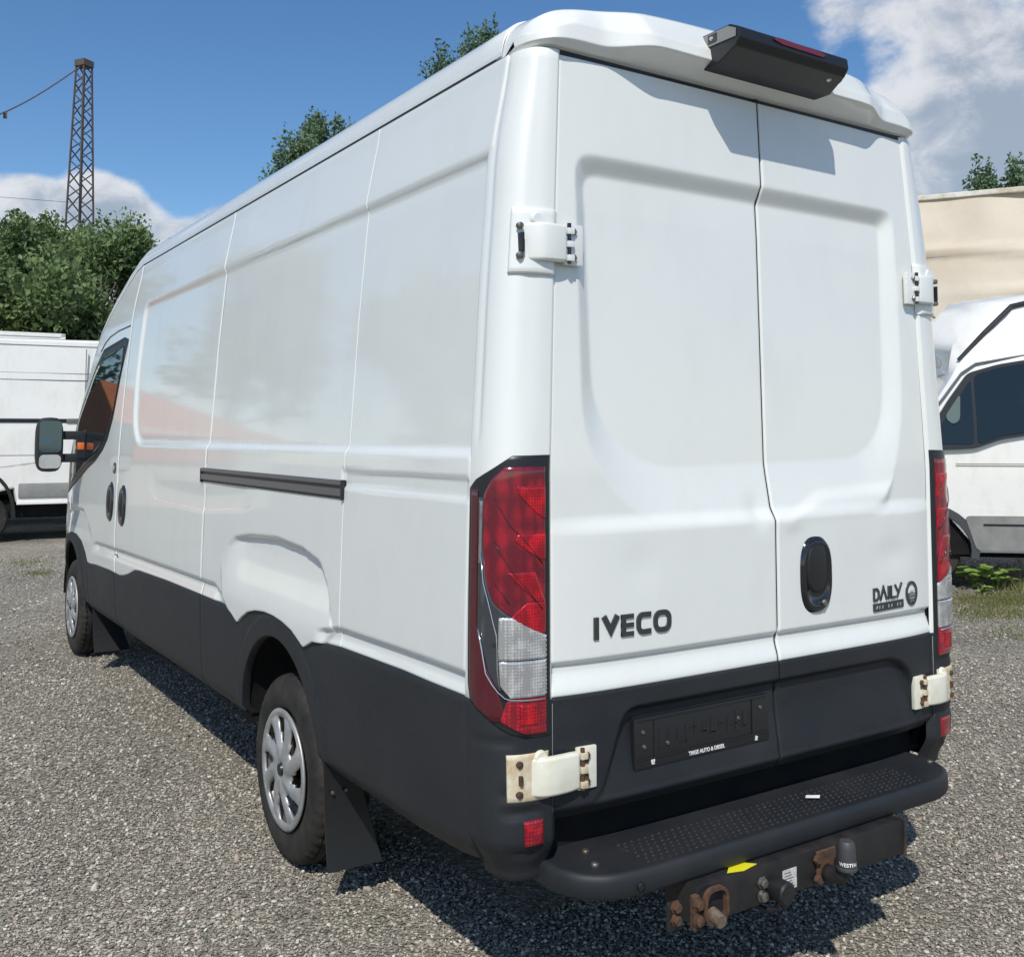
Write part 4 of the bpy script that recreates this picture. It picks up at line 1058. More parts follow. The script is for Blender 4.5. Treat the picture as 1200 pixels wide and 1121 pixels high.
# mud flaps
def flap(cx0, cx1, y, z0, z1, lean, sgn):
    V = []; n = 8
    for i in range(n+1):
        t = i/n; z = z1+(z0-z1)*t; yy = y-lean*t*t
        w0 = cx0+(.05 if t < .45 else 0)*0; 
        c1 = cx1+(cx0-cx1)*.45*(1-t)
        V += [(sgn*cx0, yy, z), (sgn*c1, yy-.006, z), (sgn*c1, yy+.002, z), (sgn*cx0, yy+.008, z)]
    F = [(4*i+k, 4*i+(k+1) % 4, 4*i+4+(k+1) % 4, 4*i+4+k) for i in range(n) for k in range(4)]+[(0, 1, 2, 3), (4*n, 4*n+1, 4*n+2, 4*n+3)]
    o = mk('mud_flap', V, F, TRIM, van, False); fix_normals(o); return o
for sgn in (-1, 1):
    fl = flap(.975, .775, 1.165, .115, .50, .05, sgn)
    b = MB(); 
    for x in (.95, .90): b.lathe([(-.006, 0), (-.005, .006), (0, .007)], (sgn*x, 1.145, .37), 'y', 10)
    b.build('flap_bolt', STEEL, fl)
    flap(.95, .72, 5.30, .13, .50, .10, sgn)

# ---------------------------------------------------------------- side details (left)
yy_ = np.linspace(.994, 2.628, 40)
b = MB(); b.box((-.9935, .992, 1.388), (-.978, 2.63, 1.452), .002)
rail = b.build('door_rail', TRIM, van)
b = MB(); b.box((-.999, .994, 1.436), (-.992, 2.628, 1.450), .002); b.box((-.999, .994, 1.398), (-.993, 2.628, 1.424), .002); b.build('rail_strip', RAIL, rail)
b = MB(); b.box((-1.000, .985, 1.386), (-.985, .996, 1.454), .002); b.box((-1.000, 2.626, 1.384), (-.985, 2.638, 1.45), .002); b.build('rail_end', TRIM, rail)
def side_ell(name, cy, cz, ry, rz, m, parent, dep, n=2.6, off=0.0):
    th = np.linspace(0, 2*pi, 33)[:-1]; V = []; K = 8
    for q in np.linspace(0, 1, K):
        for a in th:
            y = cy+ry*q*np.sign(cos(a))*abs(cos(a))**(2/n); z = cz+rz*q*np.sign(sin(a))*abs(sin(a))**(2/n)
            V.append((-float(side_x(y, z))-dep(q)-off, y, z))
    F = [(i*32+k, i*32+(k+1) % 32, (i+1)*32+(k+1) % 32, (i+1)*32+k) for i in range(K-1) for k in range(32)]
    o = mk(name, V, F, m, parent, True); fix_normals(o); return o
hdp = lambda q: .014*(1-ss(.8, 1.0, q)) if q > .72 else .014-.012*(1-ss(.4, .72, q))
side_ell('door_handle', 4.605, 1.185, .088, .125, GLOSSB, cab_door, hdp); side_ell('door_handle', 4.265, 1.178, .088, .125, GLOSSB, slide_door, hdp)
side_ell('handle_grip', 4.605, 1.19, .040, .10, TRIM, cab_door, lambda q: .022*(1-q*q)); side_ell('handle_grip', 4.265, 1.185, .040, .10, TRIM, slide_door, lambda q: .022*(1-q*q))
side_ell('door_badge', 4.54, 1.398, .045, .036, BADGE, cab_door, lambda q: .006*(1-q**6)); side_ell('badge_inset', 4.54, 1.398, .025, .022, BADGE2, cab_door, lambda q: .008*(1-q**6))
# small dent marks
b = MB(); b.tube([(-float(side_x(4.36, .86))-.001, 4.36, .857), (-float(side_x(4.40, .872))-.001, 4.41, .869), (-float(side_x(4.46, .87))-.001, 4.47, .866)], .0035, 6); b.build('paint_scratch', TRIM, slide_door)
# cab window
WP = np.array([(4.475, 2.205), (4.58, 1.986), (4.694, 1.714), (4.80, 1.58), (4.927, 1.507), (5.15, 1.43), (5.39, 1.376), (5.8, 1.26), (6.16, 1.17)])
def wlo(y): 
    return np.interp(y, WP[:, 0], WP[:, 1])
def whi(y): return np.minimum(zg(y)-.03, np.interp(y, [4.475, 4.6, 5.2, 5.4, 5.8, 6.25], [2.212, 2.235, 2.20, 2.10, 1.80, 1.36]))
yy_ = np.linspace(4.478, 6.18, 70); A, B = strip_coords(yy_, wlo, lambda y: np.maximum(whi(y), wlo(y)+.008), 24)
wf_ = panel('window_frame', A, B, lambda Y, Z: np.stack([-(Wf(Z)-taper(Y)+.003), Y, Z], -1), TRIM, cab_door, (1, 0, 0), e=.002, lip=.01)
yy_ = np.linspace(4.56, 5.98, 60); A, B = strip_coords(yy_, lambda y: wlo(y)+.045, lambda y: np.maximum(whi(y)-.055, wlo(y)+.055), 20)
panel('side_window', A, B, lambda Y, Z: np.stack([-(Wf(Z)-taper(Y)+.0065), Y, Z], -1), GLASS, cab_door, (1, 0, 0), e=.0015, lip=.004)
# door frame line above window
b = MB(); pts = [(-float(Wf(z)-taper(y))-.0008, y, z) for y, z in ((4.47, 2.30), (4.8, 2.295), (5.05, 2.275), (5.2, 2.24), (5.3, 2.19))]; b.tube(pts, .004, 6); b.build('frame_seam', TRIM, cab_door)
# mirror
for sgn in (-1, 1):
    mc = Vector((sgn*1.225, 5.52, 1.54))
    V = []; F = []; K = 24
    ringsm = [(.10, .55, 0.8), (.085, .85, .93), (.04, 1.0, 1.0), (-.02, 1.0, 1.0), (-.045, .96, .98), (-.048, .90, .95)]
    for dy, sc, sz in ringsm:
        for k in range(K):
            a = 2*pi*k/K; V.append((mc.x+.088*sc*np.sign(cos(a))*abs(cos(a))**.55, mc.y+dy, mc.z+.190*sz*np.sign(sin(a))*abs(sin(a))**.55))
    F = [(i*K+k, i*K+(k+1) % K, (i+1)*K+(k+1) % K, (i+1)*K+k) for i in range(5) for k in range(K)]+[tuple(range(K)), tuple(5*K+k for k in range(K))]
    mir = mk('wing_mirror', V, F, CLAD, van, True); fix_normals(mir)
    try: mir.data.set_sharp_from_angle(angle=radians(50))
    except Exception: pass
    b = MB(); b.prism(rr(mc.x-.072, mc.z-.055, mc.x+.072, mc.z+.165, .03), lambda p: (p[0], mc.y-.0485, p[1]), lambda p: (p[0], mc.y-.053, p[1])); b.build('mirror_glass', mat('dark_mirror', (.10, .14, .17), .03, 1.0), mir)
    b = MB(); b.prism(rr(mc.x-.070, mc.z-.165, mc.x+.070, mc.z-.070, .03), lambda p: (p[0], mc.y-.0485, p[1]), lambda p: (p[0], mc.y-.053, p[1])); b.build('wide_angle_glass', MIRR, mir)
    b = MB(); b.box((sgn*1.15, 5.50, 1.575), (sgn*.90, 5.57, 1.635), .012); b.box((sgn*1.15, 5.50, 1.415), (sgn*.90, 5.57, 1.475), .012); b.box((sgn*.99, 5.49, 1.40), (sgn*.90, 5.62, 1.65), .02); b.build('mirror_arm', CLAD, mir, angle=40)
    box('indicator', (sgn*1.045, 5.494, 1.505), (sgn*1.00, 5.50, 1.555), ORANGE, mir, .002)
    b = MB(); b.box((sgn*1.05, 5.495, 1.44), (sgn*.99, 5.52, 1.62), .004); b.build('arm_bracket', CLAD, mir)

# ---------------------------------------------------------------- tow bar
TB = MB().box((-.50, -.185, .325), (.365, -.06, .428), .006).build('tow_bar', BEAM, van, angle=40)
b = MB(); b.box((.362, -.190, .318), (.370, .02, .428), .002); b.build('beam_end_plate', CREAMRUST if False else mat('rust_edged_black', (.022, .020, .019), .6, col2=(.14, .075, .04), vscale=18), TB)
b = MB(); b.box((-.47, -.04, .36), (-.40, .5, .42)); b.box((.30, -.04, .36), (.35, .5, .42)); b.build('side_arm', DARK, TB)
# rusty socket bracket
b = MB(); ring = rr(-.488, .332, -.412, .420, .028, 5)
ribbon(b, ring, .009, lambda x, z, t: (x, -.196-t, z), 0, .014, True); b.build('bracket_loop', RUST, TB)
b = MB(); b.box((-.526, -.202, .328), (-.504, -.185, .415), .003); b.build('bracket_plate', RUST, TB)
b = MB(); b.tube([(-.450, -.225, .342), (-.450, -.20, .346), (-.450, -.185, .35)], [.017, .020, .019], 16); b.build('bracket_bush', mat('worn_brown', (.20, .15, .115), .8, .2, col2=(.09, .06, .04), vscale=50, bump=.001), TB, angle=50)
for x, y, z in ((-.515, -.203, .395), (-.515, -.203, .355), (-.580, -.19, .400), (-.580, -.19, .368), (-.262, -.187, .385), (-.262, -.187, .350)):
    b = MB().lathe([(-.016, 0), (-.016, .010), (-.014, .013), (-.004, .013), (-.003, .017), (0, .017)], (x, y, z), 'y', 6 if z > .36 else 14); b.build('bracket_bolt', RUST if x < -.4 else STEEL, TB, angle=35)
b = MB(); b.box((-.602, -.19, .34), (-.560, -.178, .412), .004); b.build('bracket_plate', BEAM, TB)
b = MB(); b.lathe([(-.05, 0), (-.05, .026), (-.045, .031), (0, .031), (.02, .027)], (-.205, -.182, .355), 'y', 24); b.build('trailer_socket', BEAM, TB, angle=40)
b = MB(); b.tube([(-.205, -.20, .330), (-.208, -.19, .305), (-.22, -.165, .295), (-.25, -.12, .31)], .007, 8); b.build('socket_cable', TRIM, TB, smooth=True)
b = MB(); b.add([(-.375, -.170, .4295), (-.325, -.184, .4295), (-.262, -.172, .4295), (-.312, -.120, .4295)], [(0, 1, 2, 3)]); b.add([(-.375, -.170, .429), (-.325, -.184, .429), (-.262, -.172, .429), (-.312, -.120, .429)], [(3, 2, 1, 0)]); b.build('yellow_sticker', YEL, TB)
b = MB(); b.box((-.205+.028, -.1865, .340), (-.145+.024, -.185, .395)); lab = b.build('rating_label', LABELM, TB)
b = MB()
for k in range(6): b.box((-.171, -.1872, .346+k*.0078), (-.171+.044*(.5+.5*random.random()), -.1862, .3482+k*.0078))
b.build('label_print', mat('label_ink', (.12, .12, .12), .7), TB)
# ball neck and ball under its cap
b = MB(); b.tube([(.000, -.17, .355), (.000, -.21, .352), (.000, -.245, .362), (.000, -.262, .392)], [.028, .024, .019, .016], 14); b.build('ball_neck', BEAM, TB, smooth=True)
b = MB(); b.box((-.040, -.192, .325), (.040, -.184, .418), .004); b.build('ball_flange', RUST, TB)
for z in (.345, .40):
    b = MB().lathe([(-.012, 0), (-.012, .011), (-.004, .013), (0, .013)], (-.045, -.192, z), 'y', 6); b.build('bracket_bolt', RUST, TB)
cp = MB().lathe([(.0, .024), (.002, .0285), (.008, .0285), (.010, .0255), (.016, .026), (.040, .0255), (.060, .0245), (.074, .0225), (.080, .018), (.081, .0)], (.000, -.262, .385), 'z', 32)
cap = cp.build('ball_cap', mat('cap_rubber', (.05, .05, .052), .55), TB, angle=35)
s_ = 'WESTFALIA'; b_objs = []
cu = bpy.data.curves.new('cap_lettering', 'FONT'); cu.body = s_; cu.size = .014; cu.align_x = 'CENTER'; cu.offset = .0004
tmp = bpy.data.objects.new('tmp_text', cu); COL.objects.link(tmp); dg = bpy.context.evaluated_depsgraph_get(); dg.update()
me = bpy.data.meshes.new_from_object(tmp.evaluated_get(dg)); bpy.data.objects.remove(tmp)
for v in me.vertices:
    a = radians(-90-22)+v.co.x/.0262; v.co = Vector((.000+.0264*cos(a), -.262+.0264*sin(a), .402+v.co.y))-ORG[TB.name]
me.materials.clear(); me.materials.append(PRINT); me.name = 'cap_lettering'
o = bpy.data.objects.new('cap_lettering', me); COL.objects.link(o); o.parent = TB

# ------------------------------------------------------------------ background vehicles
def bgvan(name, label, loc, rotz, prof, width, roofin, mat_, length_parts, group=None):
    """prof: side outline (u,z); near side in plane v=0, body extends to v=width"""
    root = thing(name, label, 'van', loc, rotz, group)
    return root
def loft_body(root, name, outline, width, m, tum, capw=lambda a, z: 0.0):
    """outline list (u,z); near side at v=0 facing -v. tum(z) inset of the side with height, front narrowing by nose(u)"""
    dn = []
    for q in range(len(outline)):
        a_ = np.array(outline[q]); b_ = np.array(outline[(q+1) % len(outline)]); k_ = max(1, int(np.ceil(np.linalg.norm(b_-a_)/.16)))
        dn += [tuple(a_+(b_-a_)*t_/k_) for t_ in range(k_)]
    outline = dn
    n = len(outline); V = []; F = []
    vs = [0, .0, .06, width/2, width-.06, width]
    cen = np.mean(np.array(outline), 0)
    for idx, v in enumerate((0.0, .03, .14, width/2, width-.14, width-.03, width)):
        sc = (.0, .010, .0, 0, 0, .010, .0)
        for (a, z) in outline:
            side = 1 if v < width/2-.01 else (-1 if v > width/2+.01 else 0)
            edge = {0: .055, 1: .018, 2: 0, 3: -.02, 4: 0, 5: .018, 6: .055}[idx]
            d = np.array([cen[0]-a, cen[1]-z]); d = d/np.linalg.norm(d)
            cp_ = capw(a, z)*{0: 0, 1: .15, 2: .45, 3: 1, 4: .45, 5: .15, 6: 0}[idx]
            a2, z2 = a+d[0]*edge-.50*cp_, z+(d[1]*edge if z > .8 else 0)+.09*cp_
            V.append((a2, v+side*tum(a, z), z2))
    R_ = 7
    for i in range(R_-1):
        for k in range(n): F.append((i*n+k, i*n+(k+1) % n, (i+1)*n+(k+1) % n, (i+1)*n+k))
    o = mk(name, V, F, m, root, True)
    bm = bmesh.new(); bm.from_mesh(o.data); bm.verts.ensure_lookup_table()
    for base_ in (0, (R_-1)*n):
        fc = bm.faces.new([bm.verts[base_+k] for k in range(n)])
        bmesh.ops.triangulate(bm, faces=[fc], ngon_method='EAR_CLIP')
    bmesh.ops.recalc_face_normals(bm, faces=bm.faces); bm.to_mesh(o.data); bm.free(); o.data.shade_smooth()
    try: o.data.set_sharp_from_angle(angle=radians(32))
    except Exception: pass
    return o
def bwheel(root, u_, v, R_=.34, face=-1, m=HUB):
    b = MB(); b.lathe([(.22, .20), (.22, R_-.03), (.20, R_), (.03, R_), (0, R_-.03), (-.002, .22), (.01, .20)], (u_, v, R_), 'y', 40)
    w = b.build('wheel', RUBBER, root, angle=40)
    b = MB(); b.lathe([(.01, .0), (.005, .04), (.012, .05), (.02, .17), (.0, .20), (.012, .215)], (u_, v, R_), 'y', 40); b.build('hub_cap', m, w, angle=40)
    return w

# left: high panel van side-on
lv_ = thing('panel_van', 'creamy white high-roof panel van parked side-on behind the mirror of the big van', 'van', (-.30, 14.75, 0), radians(-6))
out = [(-1.95, .62), (-1.95, 1.6), (-1.90, 2.8), (-1.82, 3.0), (-1.6, 3.08), (1.6, 3.12), (2.1, 2.9), (2.9, 2.0), (3.6, 1.55), (3.8, 1.2), (3.8, .55), (.02, .60), (-.02, .80), (-.16, .98), (-.42, 1.08), (-.68, .98), (-.80, .8), (-.84, .62)]
out = [(a, z) for a, z in out]
tumf = lambda a, z: .10*float(ss(1.6, 3.1, z))*1.0
loft_body(lv_, 'body', out, 2.0, OLDWHITE, tumf)
def sidebox(root, name, u0, u1, z0, z1, m, out_=.012, parent=None, v=0.0, bev=.004):
    vt = .10*float(ss(1.6, 3.1, (z0+z1)/2))
    return MB().box((u0, v+vt-out_, z0), (u1, v+vt+.03, z1), bev).build(name, m, root, angle=40)
sidebox(lv_, 'door_rail', -1.0, .92, 1.80, 1.86, TRIM, .012)
sidebox(lv_, 'rail_latch', .70, .92, 1.795, 1.865, STEEL, .022)
sidebox(lv_, 'side_moulding', .06, 2.6, .66, .88, GREYPL, .025, bev=.02)
sidebox(lv_, 'roof_seam', -1.85, 1.9, 2.985, 2.998, SEAL, .010)
sidebox(lv_, 'swage_line', -1.85, 1.6, 2.45, 2.462, SEAL, .006); sidebox(lv_, 'swage_line', -1.85, 1.6, 2.56, 2.568, SEAL, .006)
sidebox(lv_, 'door_seam', .955, .967, .70, 2.95, SEAL, .004); sidebox(lv_, 'swage_line', -1.85, 2.6, 1.30, 1.308, SEAL, .006)
sidebox(lv_, 'sill', .04, 3.2, .56, .61, OLDWHITE, .01);
bwheel(lv_, -.42, .06, .36); bwheel(lv_, 2.95, .06)
MB().box((-1.8, .15, .35), (3.6, 1.85, .62)).build('underbody', DARK, lv_)
# wheel arch liner ring
b = MB(); ribbon(b, [(-.42+.42*cos(a), .42+.62*sin(a)) for a in np.linspace(-.1, pi+.1, 20)], .05, lambda x, z, t: (x, -.010+t, z), 0, .05); b.build('arch_trim', TRIM, lv_)
# box body behind it
bt = thing('box_truck', 'white box body of a truck showing above the roof of the creamy van', 'truck', (-.55, 17.6, 0), radians(-4))
MB().box((-1.2, 0, 1.0), (1.35, 2.3, 3.42), .03).build('cargo_box', OLDWHITE, bt, angle=40)
b = MB(); b.box((-1.2, -.015, 3.37), (1.36, .03, 3.44), .006); b.box((1.28, -.015, 1.0), (1.36, .03, 3.44), .006); b.box((-1.2, -.015, 1.0), (1.36, .03, 1.08), .006); b.build('edge_rail', OLDWHITE, bt)
b = MB(); b.box((1.352, .05, 1.1), (1.362, 2.25, 3.36)); b.build('front_wall', GREYPL, bt)
for k in range(3): MB().box((-1.15, -.006, 1.7+k*.55), (1.26, .01, 1.71+k*.55)).build('panel_joint', SEAL, bt)
MB().box((1.5, .1, .6), (3.0, 2.2, 2.4), .15).build('cab', OLDWHITE, bt, angle=40)
MB().box((-1.1, .4, .55), (1.4, 1.9, 1.0)).build('chassis', DARK, bt)
bwheel(bt, -.5, .05, .45); bwheel(bt, 2.0, .05, .45)
sidebox2 = MB().box((1.7, .08, 1.5), (2.7, .12, 2.15), .02).build('side_window', GLASS, bt)

# right: high roof van facing left
rv = thing('panel_van', 'white high-roof van on the right with dark cab window and grey sill panels', 'van', (6.55, 5.05, 0), radians(-44))
o2 = [(-.25, .45), (-.28, .9), (-.1, 1.25), (.35, 1.42), (.72, 1.62), (1.0, 1.95), (1.29, 2.38), (1.60, 2.70), (1.92, 3.02), (2.3, 3.12), (3.3, 3.16), (6.6, 3.18), (6.75, 3.0), (6.8, .40), (1.37, .38), (1.34, .60), (1.20, .78), (.95, .87), (.70, .80), (.50, .60), (.44, .45)]
def tum2(a, z):
    return .20*float(ss(1.35, 3.1, z))+.30*float(1-ss(-.3, 1.0, a))**2*1.0+.22*float(ss(2.3, 3.0, z))*float(1-ss(1.4, 3.2, a))
loft_body(rv, 'body', o2, 2.0, OLDWHITE, tum2, lambda a, z: float(ss(2.2, 2.7, z)*(1-ss(1.9, 3.2, a))))
def rv_patch(name, poly, m, out_=.012, n=14, thick=.02):
    poly = fillet(poly, .06, 4); b = MB()
    b.prism([tuple(p) for p in poly], lambda p: (p[0], tum2(p[0], p[1])-out_, p[1]), lambda p: (p[0], tum2(p[0], p[1])+thick, p[1]))
    return b.build(name, m, rv, angle=40)
rv_patch('window_frame', [(.88, 1.56), (1.14, 1.97), (1.36, 2.27), (1.67, 2.36), (1.92, 2.40), (2.9, 2.46), (2.9, 1.76), (1.9, 1.60), (1.65, 1.56), (1.39, 1.465), (.92, 1.44)], TRIM, .035)
rv_patch('side_window', [(1.42, 1.505), (1.42, 2.25), (1.68, 2.325), (1.92, 2.365), (2.86, 2.42), (2.86, 1.79), (1.9, 1.64), (1.65, 1.60)], GLASS, .042)
rv_patch('quarter_window', [(.98, 1.52), (1.0, 1.62), (1.385, 2.21), (1.385, 1.51)], GLASS, .042)
rv_patch('mirror_view', [(1.10, 1.80), (1.27, 2.05), (1.25, 1.76), (1.17, 1.72)], mat('pale_glass', (.12, .15, .12), .15, 0, 1), .046)
b = MB(); b.tube([(p[0], tum2(*p)-.030, p[1]) for p in ((.85, 1.68), (1.12, 2.03), (1.30, 2.27), (1.45, 2.37), (1.92, 2.45), (3.2, 2.52))], .012, 8); b.build('door_seam', SEAL, rv)
b = MB(); b.tube([(p[0], tum2(*p)+.0, p[1]) for p in ((1.29, 2.42), (1.60, 2.72), (1.90, 3.01), (2.3, 3.10), (3.2, 3.14))], [.018, .026, .028, .025, .02], 8); b.build('roof_trim', TRIM, rv)
rv_patch('sill_panel', [(1.38, .40), (1.27, .76), (6.6, .80), (6.6, .42)], GREYPL, .02)
MB().box((1.45, -.026, .66), (6.6, -.015, .68)).build('sill_seam', TRIM, rv)
MB().box((-.1, .3, .30), (6.6, 1.7, .55)).build('underbody', DARK, rv)
b = MB(); ribbon(b, [(.90+.47*cos(a), .40+.44*sin(a)) for a in np.linspace(-.2, pi+.2, 20)], .08, lambda x, z, t: (x, tum2(x, z)-.014+t, z), 0, .05); b.build('arch_trim', mat('arch_grey', (.05, .055, .06), .7), rv)
MB().box((.5, .05, .35), (1.45, .8, 1.1)).build('wheel_housing', DARK, rv)
bwheel(rv, .90, .10, .35)
bwheel(rv, 5.4, .10, .35)
MB().box((1.2, -.012, 1.30), (4.6, -.004, 1.308)).build('swage_line', SEAL, rv)

# ------------------------------------------------------------------ tarpaulin hall
tp = thing('storage_hall', 'tall beige tarpaulin covered hall rising behind the right-hand van', 'building', (15.4, 14.6, 0), radians(-58))
TARP = mat('beige_tarpaulin', (.62, .545, .44), .75, col2=(.55, .47, .37), vscale=.9, bump=.01, bscale=2.5)
uu = np.linspace(-3, 22, 90); zz = np.linspace(0, 7.05, 60); A, B = np.meshgrid(uu, zz, indexing='ij')
def tsurf(U, Z):
    d = .05*np.sin(U*1.3+Z*.4)+.04*np.sin(U*3.1+Z*1.1)*np.sin(Z*1.7)
    for zf in (1.6, 3.3, 4.6, 5.6): d = d+.16*np.exp(-((Z-zf-.16*np.sin(U*.6+zf))/.09)**2)*(.55+.45*np.sin(U*.9+zf*3))
    return np.stack([U, -d+.0*Z+ (Z/7)**2*.9, Z+.05*np.sin(U*1.7)*(Z > 6.9)], -1)
P = tsurf(A, B); nr, nc = A.shape; i = np.arange(nr-1)[:, None]*nc+np.arange(nc-1)[None]
mk('tarpaulin_wall', P.reshape(-1, 3), np.stack([i, i+1, i+nc+1, i+nc], -1).reshape(-1, 4).tolist(), TARP, tp)
MB().box((-2.95, 1.0, 0), (22, 9, 7.0), .05).build('hall_frame', TARP, tp)
MB().box((-3, .80, 7.0), (22, 1.1, 7.12), .02).build('ridge_edge', mat('edge_white', (.72, .70, .64), .6, col2=(.5, .42, .3), vscale=3), tp)
for zf in (1.6, 3.3, 4.6, 5.6):
    pass
b = MB(); b.tube([(3.05-.9+ t*2.9, .35-.25, 5.62-t*1.9-.25*sin(pi*t)) for t in np.linspace(0, 1, 10)], .022, 6); b.build('tie_rope', mat('rope_grey', (.16, .14, .11), .9), tp)

# orange-roofed shed off to the left, mirrored in the van's side
sh = thing('shed', 'orange-roofed shed off to the left, mirrored in the side of the big van', 'building', (-9.6, 26.0, 0), radians(.01))
OR = mat('orange_cladding', (.52, .16, .055), .6, col2=(.42, .13, .05), vscale=1.5)
MB().box((-.2, 0, 0), (3.9, 8, 2.5)).build('wall', mat('pale_render', (.55, .50, .40), .8), sh)
b = MB(); b.add([(-.5, -.4, 2.35), (4.1, -.4, 2.2), (4.1, 4, 4.0), (-.5, 4, 3.1), (-.5, 8.3, 2.35), (4.1, 8.3, 2.2)], [(0, 1, 2, 3), (3, 2, 5, 4), (0, 3, 4), (1, 5, 2)]); b.build('roof', OR, sh)
b = MB(); b.box((.8, -.08, 1.2), (3.9, -.02, 2.2)); b.build('orange_panel', OR, sh)

# ------------------------------------------------------------------ lattice mast
def mast():
    px = thing('lattice_pylon', 'tall grey steel lattice pylon rising behind the bushes on the left', 'pylon', (7.75, 56.9, 0), radians(33))
    MS = mat('mast_steel', (.095, .085, .085), .7, .3, col2=(.14, .10, .085), vscale=2)
    H = 22.3; wb, wt = 1.62, .56      # half-diagonal-ish widths
    hwf = lambda z: (wb+(wt-wb)*z/H)/2
    c4 = ((-1, -1), (1, -1), (1, 1), (-1, 1))
    for sx, sy in c4:
        b = MB(); b.tube([(sx*hwf(0), sy*hwf(0), 0), (sx*hwf(H), sy*hwf(H), H)], .055, 4); b.build('leg', MS, px)
    # a shared unit brace, stretched and turned into place
    bm_ = MB(); bm_.box((-.5, -.5, 0), (.5, .5, 1)); me0 = None
    lev = [0]; 
    while lev[-1] < H-.45: lev.append(lev[-1]+max(.62, hwf(lev[-1])*1.55))
    lev[-1] = H
    for li in range(len(lev)-1):
        z0, z1 = lev[li], lev[li+1]; 
        for k in range(4):
            a, c = c4[k], c4[(k+1) % 4]
            if li % 2: a, c = c, a
            p0 = Vector((a[0]*hwf(z0), a[1]*hwf(z0), z0)); p1 = Vector((c[0]*hwf(z1), c[1]*hwf(z1), z1)); d = p1-p0
            if me0 is None:
                o = bm_.build('brace', MS, px); me0 = o.data
            else:
                o = bpy.data.objects.new('brace', me0); COL.objects.link(o); o.parent = px
            o.location = p0; o.rotation_mode = 'QUATERNION'; o.rotation_quaternion = d.to_track_quat('Z', 'X'); o.scale = (.055, .055, d.length)
    MB().box((-.36, -.36, H-.25), (.36, .36, H+.12), .02).build('head_plate', MS, px)
    b = MB(); b.box((-.2, -.85, 12.6), (.15, .85, 12.72)); b.build('cross_arm', MS, px)
    w = MB(); p0 = Vector((7.35, 56.7, 21.8)); p1 = Vector((-2.5, 42, 12.6))
    w.tube([p0+(p1-p0)*t-Vector((0, 0, 1.0*sin(pi*t))) for t in np.linspace(0, 1, 16)], .035, 5); w.build('stay_wire', MS)
    o = bpy.data.objects['stay_wire']; tag(o, 'thin overhead wire slanting down to the left from the top of the pylon', 'cable')
    q = p0+(p1-p0)*.42-Vector((0, 0, 1.0*sin(pi*.42))); MB().box((q.x-.08, q.y-.08, q.z-.3), (q.x+.08, q.y+.08, q.z)).build('wire_clamp', MS, o)
    po = thing('mast', 'small dark post standing against the sky at the far left', 'post', (3.55, 68, 0))
    MB().tube([(3.55, 68, 0), (3.55, 68, 16.2)], .10, 8).build('pole', MS, po); MB().tube([(2.2, 67.8, 14.75), (6.3, 68.4, 14.3)], .05, 5).build('bracket_arm', MS, po)
    w = MB(); w.tube([(-2, 66, 16.4), (3.55, 66.5, 16.2), (7.6, 57.0, 14.4)], .018, 4); o = w.build('span_wire', MS); tag(o, 'faint level wire between the small post and the pylon', 'cable')
mast()

# ------------------------------------------------------------------ trees
def leafmat(name, c1, c2):
    m = bpy.data.materials.new(name); m.use_nodes = True; n = m.node_tree; p = n.nodes['Principled BSDF']
    at = n.nodes.new('ShaderNodeAttribute'); at.attribute_name = 'tint'
    x = n.nodes.new('ShaderNodeMix'); x.data_type = 'RGBA'; n.links.new(at.outputs['Fac'], x.inputs[0]); x.inputs[6].default_value = (*c1, 1); x.inputs[7].default_value = (*c2, 1)
    n.links.new(x.outputs[2], p.inputs['Base Color']); p.inputs['Roughness'].default_value = .55; p.inputs['Specular IOR Level'].default_value = .35
    tr = n.nodes.new('ShaderNodeBsdfTranslucent'); n.links.new(x.outputs[2], tr.inputs[0]); mx = n.nodes.new('ShaderNodeMixShader'); mx.inputs[0].default_value = .28
    n.links.new(p.outputs[0], mx.inputs[1]); n.links.new(tr.outputs[0], mx.inputs[2]); n.links.new(mx.outputs[0], n.nodes['Material Output'].inputs[0])
    return m
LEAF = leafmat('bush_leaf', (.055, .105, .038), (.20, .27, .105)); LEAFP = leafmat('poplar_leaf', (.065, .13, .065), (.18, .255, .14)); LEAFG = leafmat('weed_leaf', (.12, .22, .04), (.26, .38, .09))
GRASSM = leafmat('grass_blade', (.11, .12, .035), (.26, .26, .10))
BARK = mat('bark', (.10, .08, .06), .9, col2=(.05, .04, .03), vscale=6)
def leaves(P, size, m, name, parent, tint, asp=.55, up=.0):
    """P (N,3) leaf centres; random diamond leaves"""
    N = len(P); a = RNG.normal(size=(N, 3)); a[:, 2] += up; a /= np.linalg.norm(a, axis=1, keepdims=True)
    b = RNG.normal(size=(N, 3)); b -= a*(a*b).sum(1, keepdims=True); b /= np.linalg.norm(b, axis=1, keepdims=True)
    s = size*RNG.uniform(.6, 1.4, (N, 1))
    V = np.stack([P-a*s, P-b*s*asp, P+a*s, P+b*s*asp], 1).reshape(-1, 3)
    F = (np.arange(N)[:, None]*4+np.arange(4)[None])
    me = bpy.data.meshes.new(name); off = np.array(ORG.get(parent.name, Vector((0, 0, 0)))) if parent else np.zeros(3)
    me.vertices.add(len(V)); me.vertices.foreach_set('co', (V-off).ravel()); me.loops.add(N*4); me.loops.foreach_set('vertex_index', F.ravel())
    me.polygons.add(N); me.polygons.foreach_set('loop_start', np.arange(N)*4); me.polygons.foreach_set('loop_total', np.full(N, 4)); me.update()
    at = me.attributes.new('tint', 'FLOAT', 'POINT'); at.data.foreach_set('value', np.repeat(np.clip(tint, 0, 1), 4).astype(np.float32))
    me.materials.append(m); o = bpy.data.objects.new(name, me); COL.objects.link(o)
    if parent: o.parent = parent
    return o
